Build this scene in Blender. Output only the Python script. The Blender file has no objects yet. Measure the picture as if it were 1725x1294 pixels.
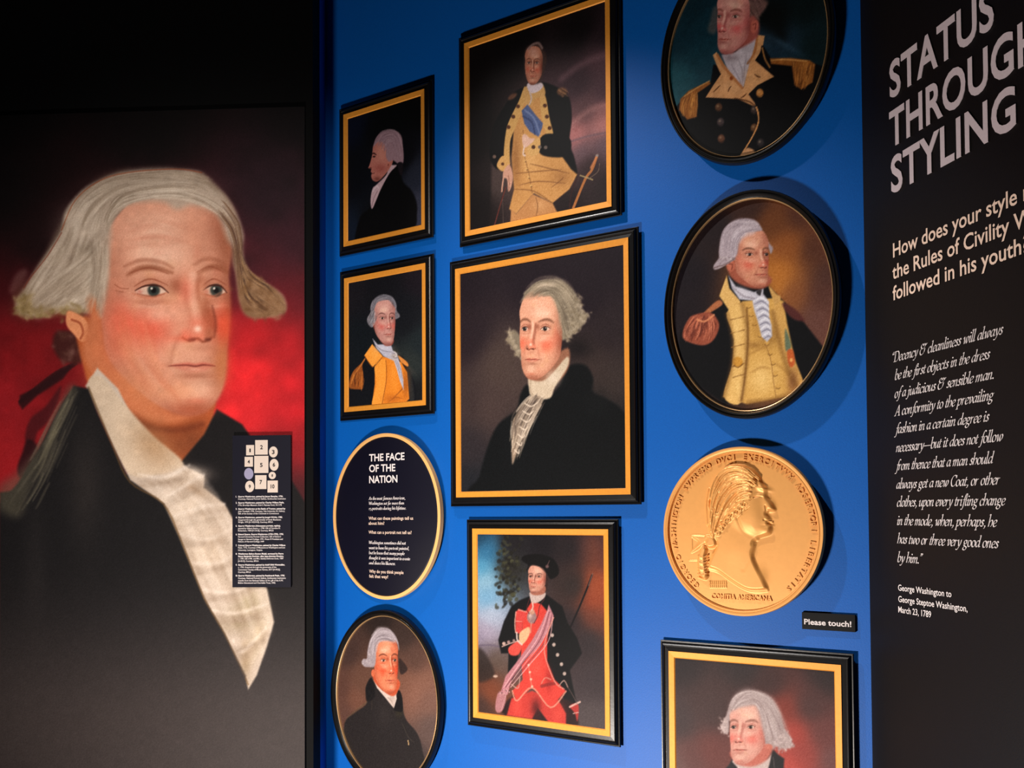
import bpy, bmesh, math
import numpy as np
from mathutils import Matrix, Vector

# ---------------------------------------------------------------- camera, world, lamps, exposure
F, PITCH, ROLL, SHIFT = 1706.085, -0.028016, -0.0063504, 169.315     # fitted to the picture frames (1725 x 1294)
EYE = 1.55
sc = bpy.context.scene
C = sc.collection
def rot():
    cp, sp, cr_, sr = math.cos(PITCH), math.sin(PITCH), math.cos(ROLL), math.sin(ROLL)
    return np.array([[cr_, -sr, 0], [sr, cr_, 0], [0, 0, 1]]) @ np.array([[1, 0, 0], [0, cp, -sp], [0, sp, cp]])
R = rot()                                                             # (right, down, forward) world -> camera
cam = bpy.data.cameras.new('camera'); cam.sensor_width = 36; cam.sensor_fit = 'HORIZONTAL'
cam.lens = F/1725*36; cam.shift_y = SHIFT/1725; cam.clip_start = .05
co = bpy.data.objects.new('camera', cam); C.objects.link(co)
def w3(v): return Vector((v[0], v[2], -v[1]))
r_, d_, f_ = w3(R[0]), w3(R[1]), w3(R[2])
M = Matrix((r_, -d_, -f_)).transposed().to_4x4(); M.translation = (0, 0, EYE)
co.matrix_world = M
sc.camera = co
world = bpy.data.worlds.new('gallery_dark'); sc.world = world; world.use_nodes = True
world.node_tree.nodes['Background'].inputs[0].default_value = (.5, .6, 1, 1)
world.node_tree.nodes['Background'].inputs[1].default_value = .02
sc.view_settings.view_transform = 'Standard'; sc.view_settings.look = 'None'
sc.view_settings.exposure = 0.0; sc.view_settings.gamma = 1; sc.view_settings.use_curve_mapping = False
def area(name, loc, target, size, power, col, sy=None):
    l = bpy.data.lights.new(name, 'AREA'); l.energy = power; l.color = col; l.shape = 'RECTANGLE'; l.size = size; l.size_y = sy or size
    o = bpy.data.objects.new(name, l); C.objects.link(o); o.location = loc
    o.rotation_euler = (Vector(target)-Vector(loc)).to_track_quat('-Z', 'Y').to_euler()
    return o
#LIGHTS
def spot(name, loc, target, power, col, ang, blend, rad):
    l = bpy.data.lights.new(name, 'SPOT'); l.energy = power; l.color = col; l.spot_size = math.radians(ang); l.spot_blend = blend; l.shadow_soft_size = rad
    o = bpy.data.objects.new(name, l); C.objects.link(o); o.location = loc
    o.rotation_euler = (Vector(target)-Vector(loc)).to_track_quat('-Z', 'Y').to_euler()
    return o
area('low_case_light', (-1.05, 1.8, .34), (.4, 2.7, 1.35), .3, 60, (1, .90, .81), .15)
spot('ceiling_spot', (-.95, 2.6, 3.78), (.72, 2.5, .75), 215, (1, .95, .9), 54, 1, .03)
spot('mural_fill', (-.5, -.4, 3.2), (-1.0, 3.25, 1.7), 330, (1, .93, .86), 42, 1, .06)  # added frontal fill to brighten the mural face, not a gallery fixture
#ENDLIGHTS
PB, PR, PL = 0.61688494, 1.36687191, 0.05578563                       # turn of the blue, right and left walls
Z0 = 3.0
B0 = (0., Z0)                                                         # origins (x, depth) of the three wall planes
L0 = (-.64364, 3.277)
WO = -.012                                                            # the painted wall lies behind the picture plane
class Wall:
    """a vertical wall plane: u to the right along it, v downwards from eye level"""
    def __init__(s, o, ph): s.o, s.ph = o, ph
    def inv(s, px, py, off=0.):
        d = np.array([(px-862.5)/F, (py-647-SHIFT)/F, 1]) @ R
        n = np.array([-math.sin(s.ph), 0, -math.cos(s.ph)]); p0 = np.array([s.o[0], 0, s.o[1]])+off*n
        P = (p0 @ n)/(d @ n)*d
        return (float((P-p0) @ np.array([math.cos(s.ph), 0, -math.sin(s.ph)])), float(P[1]))
    def fwd(s, u, v, off=0.):
        P = np.array([s.o[0]+u*math.cos(s.ph)-off*math.sin(s.ph), v, s.o[1]-u*math.sin(s.ph)-off*math.cos(s.ph)]); q = R @ P
        return 862.5+F*q[0]/q[2], 647+SHIFT+F*q[1]/q[2]
    def mat(s, u, v, off=0.):
        return Matrix.Translation((s.o[0]+u*math.cos(s.ph)-off*math.sin(s.ph), s.o[1]-u*math.sin(s.ph)-off*math.cos(s.ph), EYE-v)) @ Matrix.Rotation(-s.ph, 4, 'Z')
WB = Wall(B0, PB); SL, SR = WB.inv(549, 700, WO)[0], WB.inv(1459.5, 650, WO)[0]
R0 = tuple(WB.mat(SR, 0, WO).translation)[:2]
WR, WL = Wall(R0, PR), Wall(L0, PL)

# ---------------------------------------------------------------- materials
def mat(name, col, rough=.5, metal=0., spec=.5, noise=0., nscale=40., bump=0., bscale=200., attr=None, grain=0., coat=0.):
    m = bpy.data.materials.new(name); m.use_nodes = True; nt = m.node_tree; b = nt.nodes['Principled BSDF']
    b.inputs['Roughness'].default_value = rough; b.inputs['Metallic'].default_value = metal; b.inputs['Specular IOR Level'].default_value = spec
    b.inputs['Coat Weight'].default_value = coat
    L = nt.links.new
    tc = nt.nodes.new('ShaderNodeTexCoord')
    if attr:
        a = nt.nodes.new('ShaderNodeAttribute'); a.attribute_name = attr; src = a.outputs['Color']
    else:
        a = nt.nodes.new('ShaderNodeRGB'); a.outputs[0].default_value = (*col, 1); src = a.outputs[0]
    if noise or grain:
        n = nt.nodes.new('ShaderNodeTexNoise'); n.inputs['Scale'].default_value = nscale; n.inputs['Detail'].default_value = 5; L(tc.outputs['Object'], n.inputs['Vector'])
        mr = nt.nodes.new('ShaderNodeMapRange'); k = noise or grain
        mr.inputs['From Min'].default_value = .25; mr.inputs['From Max'].default_value = .75
        mr.inputs['To Min'].default_value = 1-k; mr.inputs['To Max'].default_value = 1+k; L(n.outputs['Fac'], mr.inputs['Value'])
        mx = nt.nodes.new('ShaderNodeVectorMath'); mx.operation = 'SCALE'; L(src, mx.inputs[0]); L(mr.outputs[0], mx.inputs['Scale']); src = mx.outputs[0]
    L(src, b.inputs['Base Color'])
    if bump:
        n = nt.nodes.new('ShaderNodeTexNoise'); n.inputs['Scale'].default_value = bscale; n.inputs['Detail'].default_value = 3; L(tc.outputs['Object'], n.inputs['Vector'])
        bp = nt.nodes.new('ShaderNodeBump'); bp.inputs['Strength'].default_value = bump; bp.inputs['Distance'].default_value = .002; L(n.outputs['Fac'], bp.inputs['Height']); L(bp.outputs[0], b.inputs['Normal'])
    return m
def lin(c): return tuple(((x/255+.055)/1.055)**2.4 if x > 10.3 else x/255/12.92 for x in c)
M_BLUE = mat('blue_wall_paint', lin((0, 90, 180)), .52, 0, .30, .11, 420, .12, 300)
M_BLACK = mat('black_wall_paint', lin((12, 9, 9)), .5, 0, .25, .12, 300, .1, 300)
M_DARK = mat('deep_black_wall_paint', lin((6, 6, 7)), .7, 0, .1)
M_CEIL = mat('black_ceiling', (.01, .01, .011), .8)
M_FLOOR = mat('grey_carpet', (.05, .05, .055), .9, 0, .2, .2, 80, .3, 400)
M_FRAME = mat('black_frame_lacquer', lin((13, 12, 13)), .33, 0, .45, .1, 60, .05, 120)
M_GOLD = mat('gold_painted_fillet', lin((232, 152, 52)), .55, .15, .4, .07, 120, .05, 300)
M_LIP = mat('pale_gold_lip', lin((206, 164, 116)), .32, .6, .5)
M_BACK = mat('backing_board', lin((20, 20, 22)), .8)
M_MEDAL = mat('matt_gold_casting', lin((232, 166, 92)), .46, .28, .5, .03, 80, .04, 200)
M_NAVY = mat('navy_sign_print', lin((13, 12, 28)), .55, 0, .2, .12, 300)
M_RIM = mat('tan_sign_rim', lin((238, 182, 112)), .5, 0, .4)
M_WHITE = mat('white_lettering', lin((235, 226, 226)), .5, 0, .3)
M_CREAM = mat('cream_lettering', lin((236, 208, 190)), .5, 0, .3)
M_GREY = mat('grey_heading_vinyl', lin((206, 192, 199)), .45, 0, .4, .05, 200)
M_TILE = mat('cream_tile_print', lin((214, 198, 186)), .5, 0, .3)
M_LAV = mat('lavender_tile_print', lin((150, 146, 176)), .5, 0, .3)
M_INK = mat('dark_ink', lin((24, 20, 26)), .6, 0, .3)
M_LABEL = mat('black_label_plate', lin((6, 6, 8)), .5, 0, .15)
M_PRINT = mat('print_colours', None, .6, 0, .16, 0, 500, .05, 500, attr='paint', grain=.03)

# ---------------------------------------------------------------- mesh helpers
def me_obj(name, verts, faces, material, parent=None, smooth=False, loc=None, M4=None):
    me = bpy.data.meshes.new(name); me.from_pydata([tuple(v) for v in verts], [], [tuple(f) for f in faces]); me.materials.append(material)
    if smooth: me.shade_smooth()
    me.update()
    o = bpy.data.objects.new(name, me); C.objects.link(o)
    if parent: o.parent = parent
    if M4 is not None: o.matrix_world = M4
    return o
def thing(name, M4, label, cat, group=None):
    o = bpy.data.objects.new(name, None); C.objects.link(o); o.matrix_world = M4; o.empty_display_size = .05
    o['label'] = label; o['category'] = cat
    if group: o['group'] = group
    return o
def box(x0, x1, y0, y1, z0, z1):
    v = [(x, y, z) for x in (x0, x1) for y in (y0, y1) for z in (z0, z1)]
    return v, [(0, 1, 3, 2), (4, 6, 7, 5), (0, 4, 5, 1), (2, 3, 7, 6), (0, 2, 6, 4), (1, 5, 7, 3)]
def rails(name, x0, x1, z0, z1, prof, material, parent):
    """four mitred mouldings round a rectangle; prof = (inset, height off the wall) from the outside in"""
    cs = [((x0, z0), (1, 1)), ((x1, z0), (-1, 1)), ((x1, z1), (-1, -1)), ((x0, z1), (1, -1))]
    n = len(prof)
    for k in range(4):
        V = []
        for (p, d) in (cs[k], cs[(k+1) % 4]):
            V += [(p[0]+d[0]*i, -h, p[1]+d[1]*i) for i, h in prof]
        Fc = [(i, i+1, n+i+1, n+i) for i in range(n-1)]
        Fc += [(n-1, 0, n, 2*n-1), tuple(range(n-1, -1, -1)), tuple(range(n, 2*n))]
        me_obj(name, V, Fc, material, parent)
def ering(name, a, b, prof, material, parent, seg=96, cap=False):
    """elliptical moulding; inset measured inwards along both semi-axes"""
    V = []; Fc = []; n = len(prof)
    for k in range(seg):
        t = 2*math.pi*k/seg
        for i, h in prof: V.append(((a-i)*math.cos(t), -h, (b-i)*math.sin(t)))
    for k in range(seg):
        m = (k+1) % seg
        for i in range(n-1): Fc.append((k*n+i, m*n+i, m*n+i+1, k*n+i+1))
        if not cap: Fc.append((k*n+n-1, m*n+n-1, m*n, k*n))
    if cap: Fc.append([k*n+n-1 for k in range(seg)])
    o = me_obj(name, V, Fc, material, parent)
    me = o.data; me.shade_smooth(); bm = bmesh.new(); bm.from_mesh(me)
    bmesh.ops.recalc_face_normals(bm, faces=bm.faces)
    for e in bm.edges:
        if len(e.link_faces) == 2 and e.calc_face_angle(0) > .6: e.smooth = False
    bm.to_mesh(me); bm.free()
    return o
# ---------------------------------------------------------------- painter for the flat prints
def cr(pts, closed=True, n=6):
    """Catmull-Rom smoothing"""
    p = np.array(pts, float); N = len(p)
    if N < 3: return p
    if closed: idx = [(i-1) % N for i in range(N)], range(N), [(i+1) % N for i in range(N)], [(i+2) % N for i in range(N)]
    else: idx = [max(i-1, 0) for i in range(N-1)], range(N-1), [i+1 for i in range(N-1)], [min(i+2, N-1) for i in range(N-1)]
    a, b, c, d = [p[list(k)] for k in idx]
    t = (np.arange(n)/n)[None, :, None]
    a, b, c, d = [q[:, None, :] for q in (a, b, c, d)]
    r = .5*((2*b)+(c-a)*t+(2*a-5*b+4*c-d)*t*t+(3*b-a-3*c+d)*t**3)
    r = r.reshape(-1, 2)
    return r if closed else np.vstack([r, p[-1]])

class Pic:
    """a painted surface: local plane coordinates (u right, v down, metres), colours in sRGB 0..255"""
    def __init__(s, inv, u0, u1, v0, v1, res, seed=1):
        s.inv = inv; s.u0, s.v0, s.res = u0, v0, res
        s.nu = int(round((u1-u0)/res))+1; s.nv = int(round((v1-v0)/res))+1
        s.u1 = u0+(s.nu-1)*res; s.v1 = v0+(s.nv-1)*res
        s.C = np.zeros((s.nv, s.nu, 3)); s.rng = np.random.RandomState(seed)
        s.U, s.V = np.meshgrid(u0+np.arange(s.nu)*res, v0+np.arange(s.nv)*res)
        s.o = (0, 0, 1); s.k = .0018
    def org(s, ox, oy, sc): s.o = (ox, oy, sc)
    def loc(s, pts):
        ox, oy, sc = s.o
        return np.array([s.inv(ox+x/sc, oy+y/sc) for x, y in pts])
    def fe(s, f): return max(f/s.o[2]*s.k, s.res*.6)
    def _win(s, a, pad):
        i0 = max(int((a[:, 0].min()-pad-s.u0)/s.res), 0); i1 = min(int((a[:, 0].max()+pad-s.u0)/s.res)+2, s.nu)
        j0 = max(int((a[:, 1].min()-pad-s.v0)/s.res), 0); j1 = min(int((a[:, 1].max()+pad-s.v0)/s.res)+2, s.nv)
        return i0, i1, j0, j1
    def _dist(s, a, closed, w):
        i0, i1, j0, j1 = w
        X = s.U[j0:j1, i0:i1].ravel(); Y = s.V[j0:j1, i0:i1].ravel()
        d2 = np.full(X.shape, 1e9); ins = np.zeros(X.shape, bool)
        n = len(a); m = n if closed else n-1
        for k in range(m):
            x0, y0 = a[k]; x1, y1 = a[(k+1) % n]
            dx, dy = x1-x0, y1-y0; L = dx*dx+dy*dy+1e-18
            t = np.clip(((X-x0)*dx+(Y-y0)*dy)/L, 0, 1)
            e = (X-x0-t*dx)**2+(Y-y0-t*dy)**2
            np.minimum(d2, e, out=d2)
            if closed and y0 != y1:
                c = ((y0 > Y) != (y1 > Y)) & (X < dx*(Y-y0)/dy+x0)
                ins ^= c
        d = np.sqrt(d2)
        if closed: d = np.where(ins, d, -d)
        return d.reshape(j1-j0, i1-i0)
    def mix(s, w, A, col):
        i0, i1, j0, j1 = w
        B = s.C[j0:j1, i0:i1]; A = A[..., None]
        B += (np.array(col, float)-B)*A
    def poly(s, pts, col, f=1.5, al=1, smooth=True, inner=False):
        a = s.loc(pts)
        if smooth: a = cr(a, True, 5)
        F = s.fe(f); w = s._win(a, F)
        if w[0] >= w[1] or w[2] >= w[3]: return
        d = s._dist(a, True, w)
        x = np.clip(d/F if inner else (d+F)/(2*F), 0, 1)
        s.mix(w, al*x*x*(3-2*x), col)
    def clip(s, pts, keep, f):
        """puts the earlier paint back outside an outline"""
        a = cr(s.loc(pts), True, 5); F = s.fe(f); w = s._win(a, F); i0, i1, j0, j1 = w; new = s.C.copy(); s.C[:] = keep
        if w[0] >= w[1] or w[2] >= w[3]: return
        x = np.clip((s._dist(a, True, w)+F)/(2*F), 0, 1)[..., None]; x = x*x*(3-2*x)
        s.C[j0:j1, i0:i1] = keep[j0:j1, i0:i1]*(1-x)+new[j0:j1, i0:i1]*x
    def ell(s, cx, cy, rx, ry, col, f=1.5, al=1, rot=0):
        t = np.linspace(0, 2*math.pi, 15)[:-1]; c, q = math.cos(rot), math.sin(rot)
        s.poly([(cx+rx*math.cos(i)*c-ry*math.sin(i)*q, cy+rx*math.cos(i)*q+ry*math.sin(i)*c) for i in t], col, f, al)
    def soft(s, cx, cy, rx, ry, col, al=1, rot=0):
        """gaussian dab"""
        a = s.loc([(cx, cy), (cx+math.cos(rot)*rx, cy+math.sin(rot)*rx), (cx-math.sin(rot)*ry, cy+math.cos(rot)*ry)])
        e1 = a[1]-a[0]; e2 = a[2]-a[0]
        box = np.array([a[0]+2.4*(p*e1+q*e2) for p in (-1, 1) for q in (-1, 1)])
        w = s._win(box, 0)
        if w[0] >= w[1] or w[2] >= w[3]: return
        i0, i1, j0, j1 = w
        X = s.U[j0:j1, i0:i1]-a[0][0]; Y = s.V[j0:j1, i0:i1]-a[0][1]
        D = e1[0]*e2[1]-e1[1]*e2[0]
        p = (X*e2[1]-Y*e2[0])/D; q = (-X*e1[1]+Y*e1[0])/D
        s.mix(w, al*np.clip(np.exp(-(p*p+q*q))-.004, 0, 1), col)
    def line(s, pts, width, col, f=1, al=1, taper=False):
        a = cr(s.loc(pts), False, 5); W = width/s.o[2]*s.k/2; F = s.fe(f)
        w = s._win(a, W+F)
        if w[0] >= w[1] or w[2] >= w[3]: return
        if taper:
            i0, i1, j0, j1 = w
            X = s.U[j0:j1, i0:i1]; Y = s.V[j0:j1, i0:i1]; best = np.full(X.shape, 1e9); n = len(a)
            for k in range(n-1):
                x0, y0 = a[k]; dx, dy = a[k+1]-a[k]; L = dx*dx+dy*dy+1e-18
                t = np.clip(((X-x0)*dx+(Y-y0)*dy)/L, 0, 1)
                ww = W*math.sin(math.pi*(.12+.76*(k+.5)/(n-1)))
                best = np.minimum(best, np.sqrt((X-x0-t*dx)**2+(Y-y0-t*dy)**2)-ww)
            x = np.clip((F/2-best)/F+.0, 0, 1)
        else: x = np.clip((W+F/2-s._dist(a, False, w))/F, 0, 1)
        s.mix(w, al*x*x*(3-2*x), col)
    def grad(s, stops):
        """vertical/any gradient from scattered colour stops (inverse distance blend); stops: x, y, colour, weight radius"""
        a = s.loc([(x, y) for x, y, _ in stops]); num = 0; den = 0; ee = (.075*min(s.u1-s.u0, s.v1-s.v0))**2
        for (p, st) in zip(a, stops):
            wt = 1/(((s.U-p[0])**2+(s.V-p[1])**2)+ee)**2
            num = num+wt[..., None]*np.array(st[2], float); den = den+wt
        s.C[:] = num/den[..., None]
    def mottle(s, amp, cell, seed=3):
        r = np.random.RandomState(seed); n = max(2, int((s.u1-s.u0)/cell)+3); m = max(2, int((s.v1-s.v0)/cell)+3)
        g = r.randn(m, n)
        x = (s.U-s.u0)/cell; y = (s.V-s.v0)/cell; i = x.astype(int); j = y.astype(int); fx = x-i; fy = y-j
        fx = fx*fx*(3-2*fx); fy = fy*fy*(3-2*fy)
        v = (g[j, i]*(1-fx)+g[j, i+1]*fx)*(1-fy)+(g[j+1, i]*(1-fx)+g[j+1, i+1]*fx)*fy
        s.C *= (1+amp*v)[..., None]
    def grain(s, amp): s.C += s.rng.randn(s.nv, s.nu, 1)*amp*(.35+s.C.mean(2, keepdims=True)/200)
    def strands(s, flow, width, cols, n, jit, al=.5, f=1, seg=(.0, 1.)):
        """many thin strokes that follow interpolations between the two guide lines flow[0] and flow[1]"""
        A = cr(flow[0], False, 6); B = cr(flow[1], False, 6); m = min(len(A), len(B))
        A = A[np.linspace(0, len(A)-1, 14).astype(int)]; B = B[np.linspace(0, len(B)-1, 14).astype(int)]
        for _ in range(n):
            t = -.05+1.1*s.rng.rand(); L = 4+s.rng.randint(6); k = s.rng.randint(0, 14-L+1)
            P = (A*(1-t)+B*t)[k:k+L]+s.rng.randn(2)*jit
            P = P+np.cumsum(s.rng.randn(len(P), 2)*jit*.25, axis=0)
            s.line([tuple(q) for q in P[::2]] if len(P) > 4 else [tuple(q) for q in P], width*(.5+s.rng.rand()), cols[s.rng.randint(len(cols))], f, al*(.4+.6*s.rng.rand()), True)

def wave(P, flow, cols, n, size, jit, al=.4):
    P.strands(flow, size*3.2, cols, n//3, jit*1.4, al*.8, size*2.6)
    P.strands(flow, size*1.5, cols, n//2, jit, al, size)
    P.strands(flow, size*.6, cols, n//2, jit, al*.9, size*.5)

def lerp(a, b, t): return tuple(x*(1-t)+y*t for x, y in zip(a, b))

def face(P, cx, cy, hw, hh, turn, skin=(226, 160, 135), dark=(120, 55, 40), tilt=0., lit=-1, blush=(225, 85, 65), eye=(60, 60, 62), brow=(95, 60, 45), detail=1, shade=.75):
    """an ordinary clean-shaven man's face, three-quarter view; turn > 0 looks to the right"""
    sg = 1 if turn >= 0 else -1; t = abs(turn); ct, st = math.cos(tilt), math.sin(tilt)
    def g(x, y):
        x *= sg; X = x*hw; Y = y*hh
        return (cx+X*ct-Y*st, cy+X*st+Y*ct)
    def G(l): return [g(*p) for p in l]
    L = lit*sg                                   # light side in face coordinates
    hi = lerp(skin, (255, 225, 205), .45); mid = lerp(skin, dark, .4)
    c = .30*t; fr = 1-.04*t
    keep = P.C.copy()
    OUT = G([(-.96, -.6), (-1, -.2), (-.97, .2), (-.85, .5), (-.55+c*.5, .8), (-.2+c*.8, .97), (.12+c*.8, 1.0), (.4+c*.7, .93), (.66+c*.45, .72),
              (.86*fr+.02*t, .38), (.93*fr, 0), (.9*fr, -.3), (.92*fr, -.6), (.6, -.95), (0, -1.04), (-.6, -.96)])
    P.poly(OUT, skin, hw*.03)
    s = hw
    # broad modelling
    P.soft(*g(-.1+c*.4, -.62), s*.55, s*.4, hi, .55)
    P.soft(*g(.95, .1), s*.30, hh*.62, dark, (.92 if L < 0 else .15)*shade)
    P.soft(*g(-.98, .1), s*.30, hh*.6, dark, (.38 if L < 0 else .8)*shade)
    P.soft(*g(.75, -.75), s*.3, s*.4, dark, (.45 if L < 0 else .1)*shade)
    P.soft(*g(.1+c, 1.0), s*.6, hh*.13, dark, .8*shade)
    P.soft(*g(-.6, .62), s*.3, hh*.22, mid, .45*shade)
    P.soft(*g(.72, .6), s*.22, hh*.22, mid, .6*shade)
    r = P.rng
    for _ in range(60 if detail > 1 else 26):     # broken colour
        fx, fy = r.rand()*1.5-.75, r.rand()*1.7-.85
        if fx*fx+fy*fy < .62: P.soft(*g(fx, fy), s*(.08+.10*r.rand()), s*(.05+.07*r.rand()), [lerp(skin, (255, 235, 215), .3), lerp(skin, blush, .3), lerp(skin, dark, .2), lerp(skin, (222, 176, 110), .35)][r.randint(4)], .32, r.rand()*3)
    P.soft(*g(-.25+c*.3, -.5), s*.34, s*.2, (250, 214, 192), .5); P.soft(*g(.45, -.5), s*.16, s*.22, mid, (.45 if L < 0 else .2)*shade)
    P.soft(*g(-.8, -.4), s*.16, hh*.2, mid, .4*shade)
    P.line(G([(-.9, .35), (-.72, .62), (-.4+c*.6, .84), (.1+c*.8, .97), (.5+c*.6, .86), (.8, .55)]), s*.18, mid, s*.28, .6*shade)
    b = .33*t                                     # bridge
    en, ef = b-.42-.17*t, b+.42-.1*t; ey = -.16
    # cheeks
    P.soft(*g(en-.03, .2), s*.33, hh*.17, blush, .62)
    P.soft(*g(min(ef+.12, .8), .18), s*.18, hh*.16, blush, .6)
    P.soft(*g(en+.12, .06), s*.24, hh*.07, hi, .55)
    P.soft(*g(-.72, .02), s*.18, hh*.2, blush, .25)
    # sockets
    for ex, w in ((en, .30+.02*t), (ef, .30-.07*t)):
        P.soft(*g(ex, ey-.045), s*w*1.05, hh*.095, mid, .75*shade)
        P.soft(*g(ex+(b-ex)*.62, ey-.05), s*.10, hh*.08, dark, .55*shade)
        P.soft(*g(ex-.02, ey+.10), s*w*.8, hh*.025, mid, .55*shade); P.soft(*g(ex-.02, ey+.145), s*w*.7, hh*.022, hi, .4)
        k = w
        P.line(G([(ex-k*1.05, ey-.145), (ex-k*.5, ey-.205), (ex+k*.2, ey-.21), (ex+k*.95, ey-.165)]) if ex < b else G([(ex-k*.95, ey-.16), (ex-k*.3, ey-.215), (ex+k*.45, ey-.21), (ex+k*1.05, ey-.14)]), hh*.06, brow, hh*.05, .7, True)
        e = k*.68; h = .046
        P.poly(G([(ex-e, ey+.012), (ex-e*.5, ey-h*.75), (ex+e*.1, ey-h), (ex+e*.65, ey-h*.6), (ex+e, ey+.012), (ex+e*.5, ey+h*.75), (ex-e*.3, ey+h*.85)]), lerp((225, 205, 190), skin, .35), hw*.02)
        P.soft(*g(ex-e*.75, ey+.01), s*.04, hh*.02, (200, 95, 80), .5)
        ix = ex+e*.18*min(t, 1)
        P.ell(*g(ix, ey-.002), s*.088, s*.088*1.02, eye, hw*.025)
        P.ell(*g(ix, ey-.002), s*.038, s*.04, (18, 14, 14), hw*.02)
        P.line(G([(ex-e*1.05, ey+.0), (ex-e*.5, ey-h*.85), (ex+e*.1, ey-h*1.12), (ex+e*.65, ey-h*.8), (ex+e*1.15, ey+.02)]), hh*.02, (70, 32, 24), hw*.02, .9, True)
        P.line(G([(ex-e*1.1, ey-.04), (ex-e*.4, ey-h*2.1), (ex+e*.2, ey-h*2.25), (ex+e*1.1, ey-h*1.1)]), hh*.013, dark, hw*.03, .6, True)
        P.line(G([(ex-e*.9, ey+.03), (ex, ey+h*1.15), (ex+e*.9, ey+.03)]), hh*.012, dark, hw*.03, .5, True)
        if detail: P.ell(*g(ix-.03, ey-.02), s*.016, s*.016, (235, 225, 215), hw*.012)
        if detail > 1:
            P.line(G([(ex-e*.9, ey+.10), (ex, ey+.135), (ex+e*.8, ey+.10)]), hh*.012, mid, hw*.04, .5, True)
    # nose
    n = b+.12*t; ny = .30
    sh = 1 if L < 0 else -1
    P.line(G([(b+.13*sh, ey-.12), (b+.11*sh, ey+.05), (n+.15*sh, .1), (n+.2*sh, .22)]), hw*.13, dark, hw*.13, .55*shade, True)
    P.line(G([(b-.10*sh, ey-.02), (n-.13*sh, .12)]), hw*.08, mid, hw*.12, .4*shade)
    P.poly(G([(b+.09*sh, ey-.08), (b+.13*sh, ey+.05), (n+.20*sh, .2), (n+.24*sh, .27), (n+.1*sh, .26), (n+.06*sh, .1)]), lerp(skin, dark, .5), hw*.07, .6*shade)
    P.line(G([(b+.0, ey-.14), (b+.01, ey+.05), (n+.0, .16)]), hw*.12, hi, hw*.10, .75)
    P.soft(*g(n, .15), s*.17, hh*.10, blush, .45)
    P.ell(*g(n+.0, .225), s*.15, hh*.068, lerp(skin, blush, .35), hw*.07, .8)
    P.ell(*g(n-.2, .245), s*.085, hh*.05, lerp(skin, blush, .45), hw*.06, .75)
    P.ell(*g(n+.19-.06*t, .245), s*.06, hh*.045, lerp(skin, dark, .45), hw*.06, .75)
    P.soft(*g(n-.03, .195), s*.055, hh*.03, (255, 228, 212), .85)
    P.line(G([(n-.25, .275), (n-.16, .305), (n-.04, .285), (n+.05, .315), (n+.15, .285), (n+.22-.05*t, .265)]), hh*.024, dark, hw*.05, .85, True)
    P.ell(*g(n-.12, .292), s*.05, hh*.013, (70, 25, 20), hw*.04, .85)
    P.ell(*g(n+.11, .292), s*.04, hh*.013, (70, 25, 20), hw*.04, .85)
    P.soft(*g(n+.06*sh, .37), s*.2, hh*.04, mid, .55*shade)
    P.line(G([(n-.30, .25), (n-.38, .38), (n-.42, .5)]), hw*.05, mid, hw*.12, .6, True)
    P.line(G([(n+.28-.06*t, .25), (n+.33-.08*t, .4)]), hw*.05, mid, hw*.10, .5)
    # mouth
    m = b+.05*t; my = .535; wn, wf = .36, .36-.09*t
    lip = lerp(skin, (190, 70, 60), .6)
    P.poly(G([(m-wn, my), (m-.12, my-.028), (m, my-.018), (m+.12, my-.03), (m+wf, my), (m, my+.008)]), lip, hw*.03, .9)
    P.poly(G([(m-wn*.8, my+.006), (m, my+.01), (m+wf*.8, my+.004), (m+.12, my+.05), (m-.12, my+.052)]), lerp(lip, skin, .35), hw*.05, .9)
    P.soft(*g(m-.02, my+.035), s*.1, hh*.012, hi, .5)
    P.line(G([(m-wn*1.08, my+.004), (m-.14, my-.004), (m, my+.006), (m+.12, my-.006), (m+wf*1.05, my+.004)]), hh*.017, (110, 38, 32), hw*.03, .9, True)
    P.soft(*g(m-wn*1.15, my), s*.06, hh*.03, mid, .6)
    P.soft(*g(m, my+.095), s*.22, hh*.028, dark, .5*shade)
    P.soft(*g(m+.02, .76), s*.22, hh*.09, hi, .5)
    P.soft(*g(m-.0, .86), s*.16, hh*.03, blush, .25)
    P.soft(*g(m-.05, .68), s*.5, hh*.17, lerp(mid, (120, 110, 90), .4), .28*shade); P.soft(*g(m+.02, .76), s*.16, hh*.07, hi, .35)
    if detail > 1:
        P.line(G([(-.8, .15), (-.72, .45), (-.5, .7)]), hw*.05, mid, hw*.16, .4, True)
        for q in range(3): P.line(G([(en-.5, -.55-.07*q), (-.0, -.6-.07*q), (.5, -.56-.07*q)]), hw*.02, mid, hw*.06, .12, True)
    P.clip(OUT, keep, hw*.05)
    return g
# ---------------------------------------------------------------- the prints (invented sitters, painted in code)
def hair_puffs(P, pts, r, col, n, f=.5):
    for x, y in pts:
        for _ in range(n):
            a = P.rng.randn(2)*r*.45; c = P.rng.choice([-26, -12, 4, 16, 26])
            P.soft(x+a[0], y+a[1], r*.35*(.5+P.rng.rand()), r*.22, tuple(q+c for q in col), f, P.rng.rand()*3)

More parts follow.
